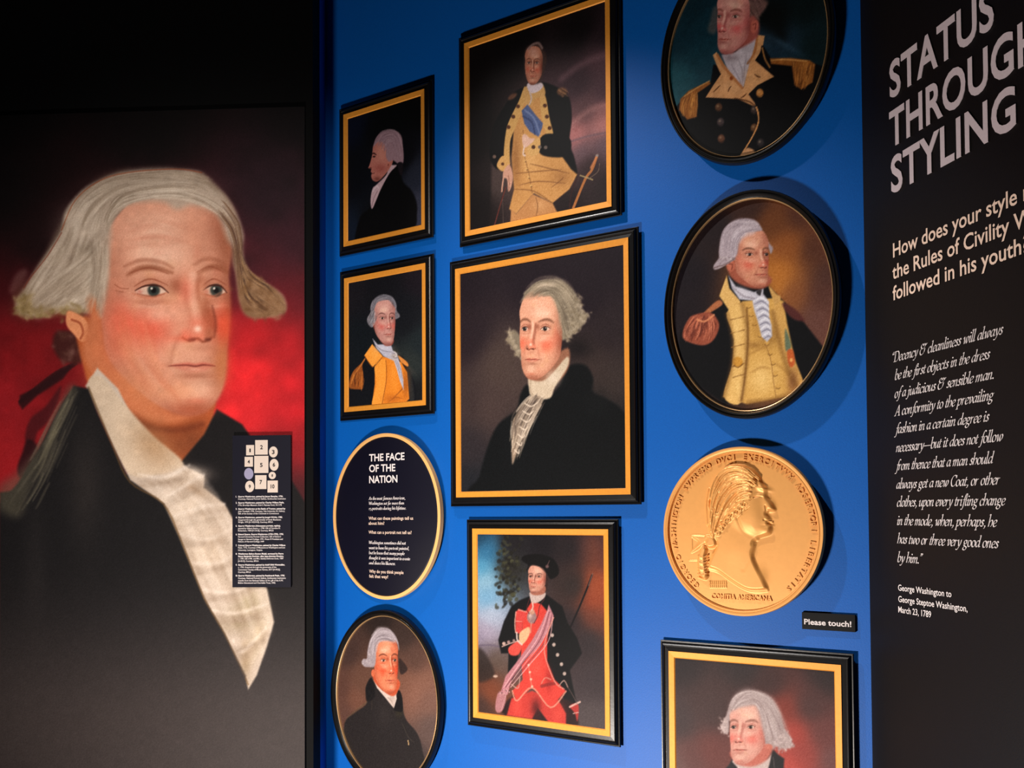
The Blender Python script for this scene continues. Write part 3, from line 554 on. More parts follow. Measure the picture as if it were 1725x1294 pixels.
def pic_officer_buff(P):
    P.org(560, 410, 4.045)
    P.grad([(120, 300, (30, 28, 34)), (600, 200, (32, 26, 34)), (350, 300, (24, 24, 30)), (150, 700, (22, 28, 34)), (600, 700, (34, 42, 46)), (550, 800, (46, 52, 52)), (600, 1060, (26, 28, 32)), (150, 1080, (22, 22, 28)), (500, 500, (24, 26, 32))])
    P.poly([(230, 790), (270, 700), (460, 760), (520, 850), (560, 950), (565, 1080), (440, 1100), (110, 1120), (115, 960), (160, 850)], (22, 24, 30), 7)
    P.poly([(505, 840), (560, 870), (575, 900), (545, 900), (560, 1060), (530, 1075)], (62, 62, 60), 14, .6)
    # waistcoat
    P.poly([(340, 770), (420, 790), (470, 810), (510, 880), (525, 1060), (500, 1084), (270, 1104), (290, 960), (290, 850)], (226, 138, 48), 5, 1, False)
    P.poly([(290, 835), (360, 790), (365, 900), (355, 1020), (340, 1096), (270, 1104), (300, 960)], (240, 160, 66), 4)
    P.soft(420, 900, 30, 110, (236, 152, 60), .8); P.soft(500, 960, 24, 100, (150, 84, 36), .7); P.soft(410, 1060, 60, 30, (184, 104, 40), .7); P.line([(366, 800), (370, 920), (350, 1040), (340, 1095)], 7, (130, 70, 30), 5, .7)
    P.line([(420, 1050), (470, 1000), (490, 960)], 10, (130, 70, 30), 10, .6, True); P.line([(380, 1085), (430, 1050), (480, 1060)], 8, (150, 84, 34), 8, .6, True)
    # collar
    P.poly([(218, 765), (272, 688), (300, 720), (345, 770), (275, 845)], (244, 162, 68), 4, 1, False); P.soft(290, 760, 30, 40, (250, 176, 88), .6); P.line([(222, 768), (278, 842), (342, 774)], 6, (150, 84, 36), 4, .7); P.poly([(450, 765), (510, 810), (515, 840), (470, 810)], (214, 140, 70), 4)
    # linen
    P.poly([(275, 650), (310, 690), (400, 690), (412, 730), (440, 750), (452, 790), (470, 850), (484, 930), (486, 1000), (462, 940), (440, 860), (420, 800), (350, 770), (300, 710)], (188, 186, 202), 5, 1, False)
    P.soft(350, 715, 50, 22, (206, 204, 218), .8); P.soft(425, 770, 26, 24, (176, 160, 150), .8)
    for a in ([(405, 745), (430, 750), (445, 745)], [(410, 770), (430, 780), (450, 780)], [(430, 800), (450, 850), (465, 920)], [(440, 800), (468, 870), (478, 950)], [(290, 690), (340, 730), (400, 740)]): P.line(a, 7, (120, 112, 124), 5, .6, True)
    P.line([(425, 740), (440, 760), (428, 775)], 9, (214, 206, 204), 5, .8)
    # epaulette
    P.poly([(225, 780), (205, 830), (212, 900), (210, 985), (180, 995), (118, 985), (120, 930), (145, 870), (195, 820)], (150, 86, 40), 5)
    P.strands([[(150, 880), (130, 940), (125, 990)], [(205, 880), (210, 940), (205, 990)]], 8, [(222, 146, 70), (84, 44, 24), (184, 110, 50)], 55, 5, .6, 3); P.line([(222, 790), (190, 840), (165, 875)], 12, (196, 124, 60), 6, .8)
    # head
    P.poly([(262, 470), (265, 420), (300, 370), (350, 352), (400, 362), (432, 400), (440, 460), (460, 490), (440, 515), (300, 560), (265, 572), (240, 540), (240, 510)], (126, 122, 130), 6)
    P.poly([(282, 540), (300, 620), (350, 690), (380, 700), (410, 690), (410, 640)], (150, 84, 74), 7)
    face(P, 362, 536, 76, 158, .72, skin=(206, 154, 146), dark=(104, 50, 46), blush=(214, 100, 92), eye=(44, 34, 36), brow=(96, 60, 58), detail=1)
    P.poly([(268, 480), (285, 400), (340, 372), (400, 378), (430, 440), (436, 420), (405, 366), (350, 350), (295, 372), (264, 420)], (134, 130, 140), 7)
    P.strands([[(265, 460), (290, 380), (350, 354), (410, 370), (436, 430)], [(292, 440), (305, 400), (350, 385), (395, 390), (425, 440)]], 6, [(170, 168, 180), (86, 84, 92), (140, 136, 146)], 80, 3, .5, 3)
    P.strands([[(280, 440), (255, 500), (240, 530)], [(296, 480), (290, 540), (270, 570)]], 7, [(190, 186, 192), (96, 92, 98)], 40, 5, .6, 3); P.strands([[(436, 460), (455, 490)], [(440, 490), (445, 515)]], 7, [(150, 146, 150), (96, 92, 98)], 12, 5, .6, 3)
    P.grain(6)

def pic_statesman(P):
    P.org(750, 370, 2.5886)
    P.grad([(80, 250, (34, 25, 33)), (400, 200, (34, 24, 33)), (760, 130, (34, 24, 33)), (90, 500, (42, 32, 38)), (100, 800, (64, 52, 52)), (250, 650, (78, 64, 60)), (200, 800, (74, 60, 58)), (700, 500, (46, 36, 40)), (640, 600, (64, 52, 50)), (720, 700, (62, 52, 50)), (600, 350, (36, 26, 34)), (90, 1000, (50, 44, 48)), (90, 1150, (34, 36, 42)), (770, 900, (40, 36, 38))])
    P.soft(580, 560, 70, 50, (24, 19, 22), .8)
    P.poly([(365, 720), (330, 760), (310, 830), (235, 890), (190, 980), (150, 1120), (140, 1200), (800, 1200), (800, 900), (760, 820), (700, 780), (645, 750), (645, 690), (610, 635), (540, 640), (500, 720), (440, 780)], (14, 17, 20), 10)
    P.soft(660, 800, 60, 60, (24, 26, 28), .6); P.soft(300, 960, 40, 100, (22, 25, 28), .5)
    # neck, stock, lace
    P.poly([(450, 620), (535, 560), (540, 640), (500, 700), (440, 720), (370, 700)], (150, 104, 82), 8)
    P.poly([(365, 690), (400, 705), (450, 690), (530, 600), (535, 640), (480, 730), (455, 780), (380, 775), (365, 730)], (204, 186, 164), 6); P.soft(470, 690, 30, 30, (222, 206, 188), .7, -.7); P.line([(375, 700), (372, 740), (382, 765)], 6, (160, 140, 120), 5, .6)
    P.poly([(372, 770), (420, 775), (420, 810), (380, 880), (340, 950), (310, 1030), (292, 1060), (292, 900), (310, 850), (350, 800)], (158, 138, 120), 7)
    P.strands([[(375, 770), (310, 860), (293, 980)], [(430, 780), (370, 890), (310, 1030)]], 8, [(222, 206, 188), (84, 72, 66), (190, 172, 152), (110, 96, 86)], 130, 8, .6, 3)
    for q in range(7): P.line([(345-q*7, 800+q*34), (375-q*9, 815+q*34), (400-q*13, 800+q*34)], 7, (230, 214, 196), 4, .7, True)
    # wig behind
    P.poly([(345, 330), (380, 290), (430, 268), (500, 270), (550, 300), (580, 350), (590, 400), (622, 415), (610, 450), (570, 490), (530, 520), (505, 520), (500, 440), (470, 350)], (140, 128, 110), 7)
    P.poly([(300, 480), (275, 505), (270, 530), (295, 560), (325, 600), (330, 520)], (132, 120, 104), 7)
    cl = [(186, 172, 150), (96, 86, 74), (156, 142, 122)]
    face(P, 413, 508, 99, 192, -.95, skin=(226, 170, 142), dark=(118, 54, 38), blush=(224, 96, 70), eye=(52, 46, 44), brow=(112, 70, 52), shade=.85, detail=2)
    P.poly([(335, 350), (380, 300), (440, 280), (490, 300), (505, 380), (515, 470), (530, 520), (560, 470), (560, 340), (500, 272), (430, 266), (375, 290)], (150, 138, 120), 9, .95)
    P.poly([(330, 360), (370, 325), (420, 315), (480, 330), (480, 300), (400, 290)], (176, 152, 130), 12, .8)
    wave(P, [[(340, 345), (400, 276), (500, 272), (570, 350), (600, 430)], [(430, 330), (480, 330), (505, 400), (515, 460), (530, 510)]], cl, 180, 7, 4, .42)
    P.soft(440, 285, 50, 14, (206, 188, 168), .6, -.1); P.soft(530, 330, 20, 40, (190, 174, 152), .5, -.5); P.soft(520, 430, 12, 60, (92, 80, 68), .5, -.2)
    hair_puffs(P, [(575, 345), (585, 380), (595, 410), (615, 420), (600, 440), (575, 465), (560, 490), (540, 515), (555, 450), (545, 400), (285, 500), (280, 525), (300, 550), (315, 585)], 22, (156, 142, 122), 12, .6)
    P.grain(6)

def pic_officer_glow(P):
    P.org(1110, 310, 3.236)
    P.grad([(150, 500, (28, 20, 28)), (120, 700, (32, 24, 30)), (300, 250, (36, 24, 28)), (500, 130, (60, 36, 30)), (620, 200, (112, 66, 34)), (700, 350, (150, 90, 44)), (650, 480, (190, 122, 54)), (720, 600, (140, 88, 54)), (850, 350, (92, 56, 42)), (900, 600, (96, 62, 54)), (850, 750, (110, 74, 66)), (780, 150, (84, 50, 38)), (940, 500, (82, 54, 48)), (200, 950, (20, 18, 24)), (560, 600, (60, 40, 30)), (640, 560, (206, 136, 60))])
    P.poly([(380, 500), (340, 640), (240, 700), (120, 800), (110, 900), (200, 1080), (360, 1200), (800, 1150), (920, 920), (850, 830), (780, 740), (680, 640), (600, 560)], (12, 13, 18), 7, 1, False)
    # facings
    P.poly([(370, 705), (455, 640), (640, 620), (680, 640), (700, 760), (740, 950), (785, 1080), (700, 1160), (480, 1200), (350, 1160), (400, 990), (410, 850)], (214, 170, 96), 6, 1, False)
    P.poly([(370, 500), (385, 570), (445, 640), (440, 690), (398, 712), (330, 610)], (222, 182, 114), 4, 1, False); P.poly([(600, 560), (640, 600), (665, 620), (640, 680), (625, 640)], (206, 164, 100), 4)
    P.poly([(370, 705), (455, 660), (480, 780), (480, 960), (450, 1190), (355, 1160), (400, 990), (412, 850)], (226, 186, 116), 4)
    P.poly([(625, 690), (665, 650), (690, 740), (712, 900), (785, 1070), (760, 1110), (700, 1000), (660, 850)], (212, 168, 98), 5)
    P.soft(560, 1060, 70, 90, (238, 202, 134), .8); P.soft(600, 830, 50, 60, (130, 92, 44), .6); P.soft(520, 880, 40, 20, (150, 108, 54), .7); P.line([(480, 680), (486, 850), (470, 1050), (450, 1180)], 10, (138, 100, 52), 8, .8); P.soft(730, 1080, 30, 70, (120, 74, 50), .7)
    for y in (735, 808, 885, 990, 1050): P.line([(390+(y-735)*.05, y+6), (420, y), (465, y-12)], 6, (150, 110, 60), 4, .8)
    P.ell(430, 970, 27, 28, (206, 152, 66), 5); P.line([(410, 990), (432, 1000), (456, 984)], 6, (120, 80, 36), 5, .8)
    for x, y in ((490, 664), (504, 710), (522, 760), (552, 822), (588, 868), (606, 920), (624, 974), (634, 1036), (650, 1104)): P.ell(x, y, 13, 13, (210, 166, 92), 4); P.line([(x-11, y+8), (x, y+14), (x+12, y+7)], 4, (126, 90, 46), 4, .8)
    P.line([(580, 870), (610, 960), (626, 1080), (640, 1160)], 4, (150, 108, 60), 4, .7)
    for a in ([(490, 930), (550, 900), (600, 880)], [(500, 1030), (560, 1000), (610, 1010)], [(640, 980), (680, 1010), (720, 1060)]): P.line(a, 12, (170, 126, 66), 12, .5, True)
    P.poly([(690, 790), (720, 870), (712, 910), (690, 900)], (96, 116, 100), 6, .9); P.poly([(700, 910), (730, 905), (742, 970), (725, 1000), (706, 980)], (196, 96, 50), 5, .9); P.ell(722, 960, 8, 10, (240, 180, 110), 4)
    for a in ([(372, 710), (405, 860), (395, 1000), (355, 1160)], [(455, 660), (480, 780), (478, 960), (450, 1180)], [(620, 700), (655, 850), (700, 1000), (756, 1110)], [(490, 1190), (600, 1180), (700, 1150)]): P.line(a, 22, (120, 82, 40), 24, .45)
    P.soft(530, 760, 26, 70, (170, 126, 64), .5); P.soft(425, 800, 20, 90, (240, 204, 136), .6); P.soft(430, 1100, 20, 60, (240, 204, 136), .5)
    # epaulettes
    P.poly([(215, 735), (300, 650), (335, 635), (345, 660), (270, 710), (240, 745)], (176, 112, 76), 5)
    P.poly([(190, 715), (280, 700), (325, 750), (325, 800), (290, 860), (230, 880), (140, 850), (132, 800), (160, 740)], (150, 82, 62), 6)
    P.strands([[(200, 730), (160, 790), (140, 850)], [(290, 720), (310, 780), (300, 850)]], 7, [(214, 136, 106), (92, 42, 34), (180, 104, 80)], 130, 6, .6, 3)
    P.line([(210, 740), (250, 750), (300, 715)], 9, (220, 150, 110), 5, .8); P.poly([(675, 650), (740, 680), (795, 745), (740, 740), (695, 700)], (92, 48, 46), 8)
    # linen
    P.poly([(380, 500), (420, 560), (520, 590), (570, 570), (570, 600), (600, 640), (600, 720), (615, 770), (618, 830), (590, 862), (560, 830), (540, 750), (520, 690), (510, 635), (440, 630), (400, 570)], (196, 194, 206), 5, 1, False)
    P.soft(460, 590, 50, 24, (214, 210, 220), .7, .5); P.line([(400, 560), (460, 610), (520, 625)], 8, (150, 140, 150), 6, .6)
    for q in range(6): P.line([(520+q*9, 640+q*38), (560+q*7, 620+q*38), (598+q*2, 650+q*34)], 12, (228, 228, 238), 6, .8, True); P.line([(524+q*9, 656+q*38), (562+q*7, 640+q*38), (600+q*2, 668+q*34)], 8, (130, 128, 146), 6, .7, True)
    P.poly([(530, 590), (560, 575), (552, 610)], (60, 56, 60), 4)
    # head
    P.poly([(380, 400), (600, 500), (590, 560), (520, 572), (430, 540), (385, 490)], (164, 92, 72), 8)
    P.poly([(330, 350), (350, 260), (400, 210), (470, 192), (530, 205), (560, 245), (600, 320), (622, 350), (610, 380), (590, 330), (540, 260), (440, 300), (420, 400), (380, 430), (330, 460), (302, 462), (310, 430), (328, 400)], (168, 154, 162), 6)
    face(P, 512, 410, 100, 158, 1.35, skin=(214, 150, 124), dark=(112, 48, 36), blush=(212, 92, 74), eye=(48, 34, 32), brow=(104, 64, 48), shade=.75, detail=2)
    P.ell(392, 446, 22, 30, (196, 116, 92), 6); P.line([(384, 436), (402, 440), (398, 466)], 7, (120, 56, 44), 5, .7)
    P.poly([(330, 370), (350, 260), (400, 210), (470, 190), (530, 205), (562, 248), (530, 258), (470, 262), (430, 300), (425, 380), (400, 420), (350, 450), (305, 466), (302, 440), (335, 410)], (176, 162, 170), 6)
    wave(P, [[(335, 380), (360, 256), (430, 202), (520, 203)], [(420, 390), (430, 310), (470, 268), (550, 255)]], [(212, 202, 210), (134, 120, 130), (186, 172, 180)], 120, 8, 4, .42)
    P.strands([[(330, 400), (312, 440)], [(415, 410), (330, 460)]], 8, [(204, 194, 196), (130, 112, 116)], 30, 4, .5, 3); P.line([(305, 456), (360, 440), (412, 408)], 8, (110, 88, 88), 5, .6)
    P.grain(6)

def pic_colonel(P):
    P.org(770, 860, 3.157)
    P.grad([(120, 140, (34, 70, 96)), (150, 220, (56, 118, 158)), (130, 300, (90, 160, 196)), (150, 380, (150, 186, 208)), (160, 460, (120, 168, 202)), (180, 560, (176, 186, 206)), (160, 650, (170, 160, 180)), (120, 690, (150, 140, 164)), (140, 740, (110, 100, 106)), (200, 800, (96, 80, 72)), (130, 850, (52, 40, 36)), (150, 900, (120, 66, 44)), (180, 960, (130, 72, 48)), (130, 1040, (70, 50, 46)),
            (300, 160, (34, 30, 34)), (280, 300, (46, 42, 38)), (450, 180, (30, 26, 32)), (600, 200, (40, 34, 38)), (700, 200, (84, 56, 54)), (760, 400, (170, 84, 52)), (740, 480, (160, 76, 48)), (780, 250, (90, 54, 52)), (740, 560, (110, 64, 52)), (620, 400, (52, 44, 44)), (700, 700, (56, 48, 52)), (740, 900, (66, 56, 60)), (740, 1120, (84, 74, 76)), (600, 600, (50, 42, 46)), (400, 700, (50, 42, 44))])
    P.poly([(700, 160), (690, 320), (740, 520), (790, 540), (790, 300), (750, 160)], (150, 80, 54), 50, .35)
    r = P.rng
    for _ in range(150):
        x, y = 270+r.randn()*34, 330+r.randn()*130
        if y < 140 or y > 540 or x < 200: continue
        P.ell(x, y, 7+8*r.rand(), 5+6*r.rand(), lerp((30, 28, 26), (92, 92, 66), r.rand()**2), 5, .7, r.rand()*3)
    P.line([(110, 720), (180, 716), (250, 730)], 8, (104, 92, 112), 10, .7); P.poly([(110, 740), (150, 760), (200, 860), (170, 900), (110, 900)], (48, 38, 36), 14, .8); P.ell(205, 882, 12, 7, (214, 190, 176), 5, .8)
    # musket
    P.line([(718, 345), (690, 420), (640, 540), (590, 650)], 10, (26, 20, 24), 4); P.line([(722, 336), (700, 400)], 5, (130, 104, 96), 3, .8)
    # coat
    P.poly([(330, 480), (400, 450), (480, 450), (560, 510), (590, 600), (640, 680), (665, 760), (600, 850), (620, 950), (640, 1040), (580, 1020), (500, 900), (460, 760), (330, 760), (300, 900), (270, 900), (275, 760), (235, 760), (220, 690), (250, 590), (290, 510)], (15, 15, 19), 6, 1, False)
    P.poly([(260, 1020), (350, 980), (600, 1010), (640, 1100), (640, 1145), (560, 1145), (260, 1090)], (46, 22, 24), 10)
    # breeches and waistcoat
    P.poly([(265, 1090), (290, 1000), (400, 960), (540, 1010), (580, 1080), (580, 1140), (490, 1130), (430, 1050), (400, 1110)], (196, 66, 58), 6, 1, False); P.soft(420, 1050, 26, 50, (86, 26, 28), .8); P.soft(320, 1050, 26, 50, (222, 84, 72), .7); P.soft(540, 1080, 30, 50, (216, 82, 70), .7)
    P.poly([(350, 560), (400, 480), (450, 500), (500, 560), (480, 700), (480, 800), (520, 900), (580, 960), (500, 1050), (400, 940), (320, 1015), (295, 960), (350, 900), (340, 780)], (212, 72, 62), 5, 1, False)
    P.soft(420, 820, 40, 70, (226, 88, 74), .7); P.soft(490, 900, 20, 60, (150, 40, 40), .6); P.line([(295, 960), (320, 1012), (400, 942), (498, 1048), (580, 962)], 8, (216, 150, 130), 4, .85); P.line([(380, 820), (392, 900), (400, 940)], 6, (206, 130, 114), 4, .8)
    for q in range(4): P.ell(382+q*6, 822+q*38, 6, 6, (226, 190, 170), 3)
    P.line([(450, 920), (470, 890), (500, 900)], 6, (206, 140, 124), 4, .8); P.line([(450, 935), (490, 925), (520, 920)], 16, (120, 40, 40), 8, .6)
    # lapels and cuffs
    P.poly([(312, 540), (330, 524), (372, 540), (350, 600), (345, 660), (312, 650)], (208, 76, 72), 5, 1, False); P.line([(314, 540), (308, 600), (312, 648)], 7, (222, 170, 154), 4, .8); P.line([(312, 590), (345, 590)], 4, (226, 170, 154), 3, .7); P.line([(326, 528), (370, 540)], 6, (222, 170, 154), 4, .7)
    P.poly([(275, 730), (330, 690), (350, 700), (330, 765), (285, 768)], (214, 86, 76), 5); P.line([(238, 712), (290, 690), (330, 668)], 16, (28, 22, 26), 4); P.line([(240, 724), (292, 704), (345, 690)], 6, (222, 186, 176), 4, .8); P.ell(250, 708, 9, 9, (200, 170, 160), 3); P.ell(275, 700, 8, 8, (170, 140, 136), 3); P.ell(303, 692, 7, 7, (160, 130, 126), 3)
    P.poly([(330, 665), (345, 640), (382, 620), (388, 650), (370, 690), (340, 715)], (222, 178, 140), 4); P.line([(318, 650), (322, 690), (345, 712)], 9, (222, 204, 196), 5, .9)
    # sash
    P.poly([(488, 500), (515, 560), (500, 620), (440, 720), (360, 800), (290, 900), (270, 980), (225, 990), (260, 880), (330, 790), (400, 690), (450, 600), (480, 530)], (186, 128, 136), 4, 1, False)
    for q in range(5): P.line([(486+q*6, 530+q*10), (430+q*14, 680+q*4), (330+q*14, 820), (250+q*9, 940)], 5, [(226, 178, 182), (120, 70, 80), (210, 158, 164), (130, 78, 88), (222, 176, 178)][q], 4, .8)
    P.poly([(222, 965), (262, 985), (245, 1060), (215, 1075), (204, 1040)], (176, 124, 128), 5); P.strands([[(225, 970), (208, 1060)], [(280, 960), (245, 1060)]], 6, [(220, 180, 180), (80, 50, 54)], 26, 4, .7, 2)
    P.line([(515, 570), (480, 660), (466, 760), (520, 910), (570, 950)], 6, (216, 150, 136), 4, .85)
    for x, y in ((507, 664), (516, 714), (535, 768), (556, 818), (572, 868)): P.ell(x, y, 9, 10, (186, 168, 160), 3)
    # gorget, linen
    P.ell(398, 568, 25, 34, (156, 126, 126), 5); P.soft(390, 560, 9, 14, (226, 196, 186), .8); P.ell(400, 540, 14, 14, (196, 150, 130), 5)
    P.poly([(388, 436), (420, 446), (465, 430), (468, 460), (430, 490), (400, 490), (388, 460)], (198, 178, 172), 4); P.line([(398, 480), (405, 510), (398, 530)], 9, (214, 190, 180), 4, .9); P.line([(466, 470), (440, 510), (430, 560), (410, 600)], 5, (96, 40, 44), 4, .8); P.line([(386, 470), (372, 520), (385, 550)], 5, (96, 40, 44), 4, .8)
    P.line([(395, 600), (392, 650)], 8, (206, 170, 150), 5, .6)
    # head and hat
    P.poly([(460, 320), (485, 360), (480, 420), (462, 436), (450, 380)], (58, 40, 38), 5)
    P.poly([(400, 410), (465, 400), (466, 440), (420, 452), (392, 440)], (170, 110, 92), 5)
    face(P, 424, 364, 50, 76, -.85, skin=(216, 158, 138), dark=(84, 38, 34), blush=(212, 98, 80), eye=(40, 30, 32), brow=(70, 42, 38), detail=0, shade=.8)
    P.poly([(345, 265), (360, 240), (430, 232), (500, 250), (535, 290), (540, 340), (500, 365), (480, 340), (450, 305), (400, 292), (370, 318), (378, 290)], (14, 12, 15), 5); P.line([(380, 300), (400, 290), (440, 300), (480, 340)], 4, (62, 52, 54), 4, .7); P.ell(480, 298, 9, 9, (110, 84, 84), 4); P.line([(482, 290), (492, 268)], 5, (110, 84, 84), 3, .8)
    # sword hilt
    P.poly([(600, 1040), (640, 1026), (648, 1060), (640, 1120), (628, 1080)], (178, 60, 56), 5); P.line([(600, 1045), (630, 1030), (655, 1018)], 9, (214, 180, 170), 4, .9); P.line([(618, 1080), (645, 1074)], 5, (214, 180, 170), 3, .8)
    for a in ([(290, 925), (325, 945), (335, 890)], [(545, 930), (570, 905), (590, 940)]): P.line(a, 6, (196, 160, 150), 4, .8)
    P.line([(590, 940), (620, 990), (640, 1030)], 4, (130, 104, 100), 4, .7)
    P.grain(6)

def pic_oval_dark(P):
    P.org(540, 1000, 4.4)
    P.grad([(450, 180, (46, 36, 34)), (200, 420, (70, 52, 48)), (160, 700, (92, 64, 56)), (260, 780, (116, 80, 66)), (300, 640, (104, 74, 62)), (620, 300, (62, 48, 44)), (700, 500, (90, 66, 58)), (760, 660, (128, 92, 78)), (700, 720, (134, 96, 82)), (800, 800, (118, 88, 78)), (830, 1000, (96, 78, 74)), (640, 660, (120, 84, 70)), (180, 900, (96, 68, 60)), (500, 500, (90, 64, 54)), (700, 1250, (70, 60, 60))])
    P.poly([(375, 625), (395, 650), (470, 740), (560, 780), (580, 720), (604, 760), (612, 860), (640, 940), (720, 1040), (760, 1180), (770, 1400), (300, 1400), (190, 1150), (180, 960), (260, 880), (345, 810), (335, 700)], (44, 39, 40), 9)
    P.soft(470, 900, 60, 100, (56, 50, 50), .6); P.line([(200, 920), (260, 870), (350, 800), (380, 755)], 7, (92, 80, 62), 8, .7); P.line([(385, 640), (384, 760), (380, 860)], 5, (70, 60, 52), 6, .7); P.line([(610, 970), (650, 1060), (690, 1100)], 6, (82, 74, 66), 6, .5); P.line([(650, 1090), (655, 1120)], 10, (190, 160, 120), 4, .9); P.soft(585, 880, 30, 40, (60, 54, 40), .6)
    P.poly([(575, 720), (604, 760), (610, 870), (560, 870), (548, 850)], (28, 25, 27), 6); P.poly([(375, 625), (350, 660), (335, 720), (345, 800), (400, 770), (400, 680)], (26, 24, 27), 8, .8)
    P.poly([(395, 640), (460, 720), (560, 740), (566, 780), (545, 850), (520, 820), (480, 770), (420, 700)], (206, 190, 182), 5, 1, False); P.soft(530, 780, 20, 30, (176, 156, 146), .7); P.line([(500, 770), (530, 800), (542, 840)], 6, (150, 130, 122), 5, .6)
    P.poly([(400, 560), (395, 640), (450, 710), (530, 760), (570, 730), (580, 640)], (190, 90, 60), 7)
    P.poly([(585, 480), (640, 540), (640, 575), (600, 600), (585, 560)], (56, 42, 40), 8)
    face(P, 492, 530, 94, 214, .85, skin=(222, 138, 104), dark=(132, 44, 26), blush=(220, 74, 46), eye=(56, 38, 32), brow=(92, 48, 36), shade=.9, detail=2)
    P.ell(390, 590, 13, 26, (206, 112, 80), 6)
    P.poly([(350, 420), (372, 340), (410, 285), (460, 266), (515, 272), (555, 310), (578, 370), (582, 420), (560, 350), (500, 345), (430, 340), (412, 380), (412, 480), (400, 540), (360, 545), (325, 540), (306, 510), (320, 485), (345, 480)], (164, 152, 158), 7)
    wave(P, [[(352, 440), (380, 330), (440, 270), (520, 278), (572, 370)], [(408, 470), (414, 380), (440, 345), (500, 345), (560, 360)]], [(206, 196, 202), (124, 112, 118), (180, 168, 174)], 130, 9, 4, .42)
    hair_puffs(P, [(330, 510), (355, 520), (385, 515), (365, 460), (370, 410)], 20, (168, 156, 160), 10)
    P.grain(6)

def pic_elder(P):
    P.org(1100, 1060, 4.539)
    P.grad([(200, 240, (52, 45, 48)), (700, 280, (58, 50, 52)), (1350, 340, (58, 48, 50)), (200, 700, (72, 60, 62)), (300, 1000, (104, 68, 66)), (450, 950, (112, 66, 62)), (200, 1050, (110, 84, 82)), (900, 420, (72, 52, 52)), (1000, 600, (140, 66, 56)), (1080, 800, (178, 78, 68)), (1150, 950, (160, 76, 70)), (1050, 1040, (190, 86, 78)), (1300, 800, (116, 72, 70)), (1380, 1000, (120, 84, 84)), (1200, 600, (86, 62, 62)), (450, 600, (76, 58, 58)), (1000, 1150, (200, 88, 76)), (300, 1300, (100, 70, 70)), (1300, 1300, (116, 80, 80))])
    P.poly([(905, 905), (960, 960), (1005, 990), (1000, 1060), (1150, 1130), (1300, 1260), (1400, 1600), (1440, 3400), (100, 3400), (200, 1600), (330, 1250), (500, 1120), (580, 1040), (610, 990), (640, 1030), (850, 1040)], (40, 38, 42), 8, 1, False)
    P.line([(920, 980), (930, 1060)], 6, (120, 108, 108), 5, .6)
    P.poly([(620, 1000), (640, 1050), (700, 1120), (850, 1120), (905, 960), (850, 1000)], (206, 188, 184), 7)
    P.poly([(600, 930), (640, 1020), (720, 1050), (800, 1040), (880, 990), (920, 900), (860, 860)], (200, 120, 106), 12)
    P.poly([(575, 700), (590, 580), (640, 500), (730, 488), (820, 490), (900, 540), (940, 600), (980, 680), (1010, 760), (1060, 840), (1060, 900), (1010, 912), (950, 900), (890, 880), (860, 880), (820, 700)], (176, 158, 158), 8)
    P.poly([(575, 660), (540, 700), (526, 750), (545, 795), (580, 780)], (182, 164, 164), 7)
    face(P, 716, 790, 146, 250, -1.0, skin=(228, 176, 162), dark=(156, 76, 66), blush=(226, 106, 96), eye=(62, 48, 46), brow=(140, 92, 80), detail=2, shade=.7)
    P.poly([(580, 660), (600, 580), (660, 505), (760, 492), (860, 515), (930, 590), (900, 640), (880, 760), (865, 850), (840, 760), (820, 640), (800, 570), (700, 560), (620, 590)], (184, 166, 166), 14, .95)
    wave(P, [[(590, 620), (650, 510), (760, 488), (880, 530), (960, 640), (1045, 830)], [(640, 590), (720, 560), (810, 570), (850, 680), (870, 800), (880, 870)]], [(216, 202, 202), (146, 126, 126), (196, 180, 178)], 210, 13, 8, .4)
    hair_puffs(P, [(1030, 870), (1050, 890), (1010, 905), (970, 900), (930, 890), (1040, 840), (1010, 800), (990, 880), (940, 870), (900, 850), (1000, 830), (545, 740), (535, 760), (560, 780), (550, 700)], 34, (194, 176, 174), 12, .6)
    P.poly([(862, 880), (905, 885), (915, 910), (880, 925)], (206, 128, 112), 6)
    P.grain(5)
# ---------------------------------------------------------------- the room
def struct(name, verts, faces, m):
    o = me_obj(name, verts, faces, m); o['kind'] = 'structure'; return o
H = 3.9
def pt(w, u, off=0.): q = w.mat(u, EYE, off).translation; return (q.x, q.y)
def slab(name, a, b, n, m, z0=0., z1=H, th=.1):
    """upright wall from a to b, thickened by th away from the room along n"""
    V = [(p[0]+k*n[0], p[1]+k*n[1], z) for p in (a, b) for k in (0, th) for z in (z0, z1)]
    return struct(name, V, [(0, 1, 3, 2), (4, 6, 7, 5), (0, 4, 5, 1), (2, 3, 7, 6), (0, 2, 6, 4), (1, 5, 7, 3)], m)
cB = pt(WB, SL, WO); eB = pt(WB, SR, WO); eL = pt(WL, 0.0); lL = pt(WL, -3.2); eR = pt(WR, 4.6)
nB = (math.sin(PB), math.cos(PB)); nL = (math.sin(PL), math.cos(PL)); nR = (math.sin(PR), math.cos(PR))
slab('wall_back', cB, eB, nB, M_BLUE)
slab('wall_right', eB, eR, nR, M_BLACK)
slab('wall_left', lL, eL, nL, M_DARK, th=.09)
d = Vector((cB[0]-eL[0], cB[1]-eL[1])).normalized()
e2 = (eL[0]+nL[0]*.004, eL[1]+nL[1]*.004)
slab('wall_return', e2, cB, (-d.y, d.x) if -d.y < 0 else (d.y, -d.x), M_BLUE, th=.08)
bz = -2.6
slab('wall_front', (lL[0], bz), (eR[0]+.3, bz), (0, -1), M_BLACK)
slab('wall_side', (lL[0], bz), (lL[0], lL[1]), (-1, 0), M_BLACK)
v, f = box(lL[0]-.1, 2.6, bz-.1, 4.2, -.1, 0); struct('floor', v, f, M_FLOOR)
v, f = box(lL[0]-.1, 2.6, bz-.1, 4.2, H, H+.1); struct('ceiling', v, f, M_CEIL)

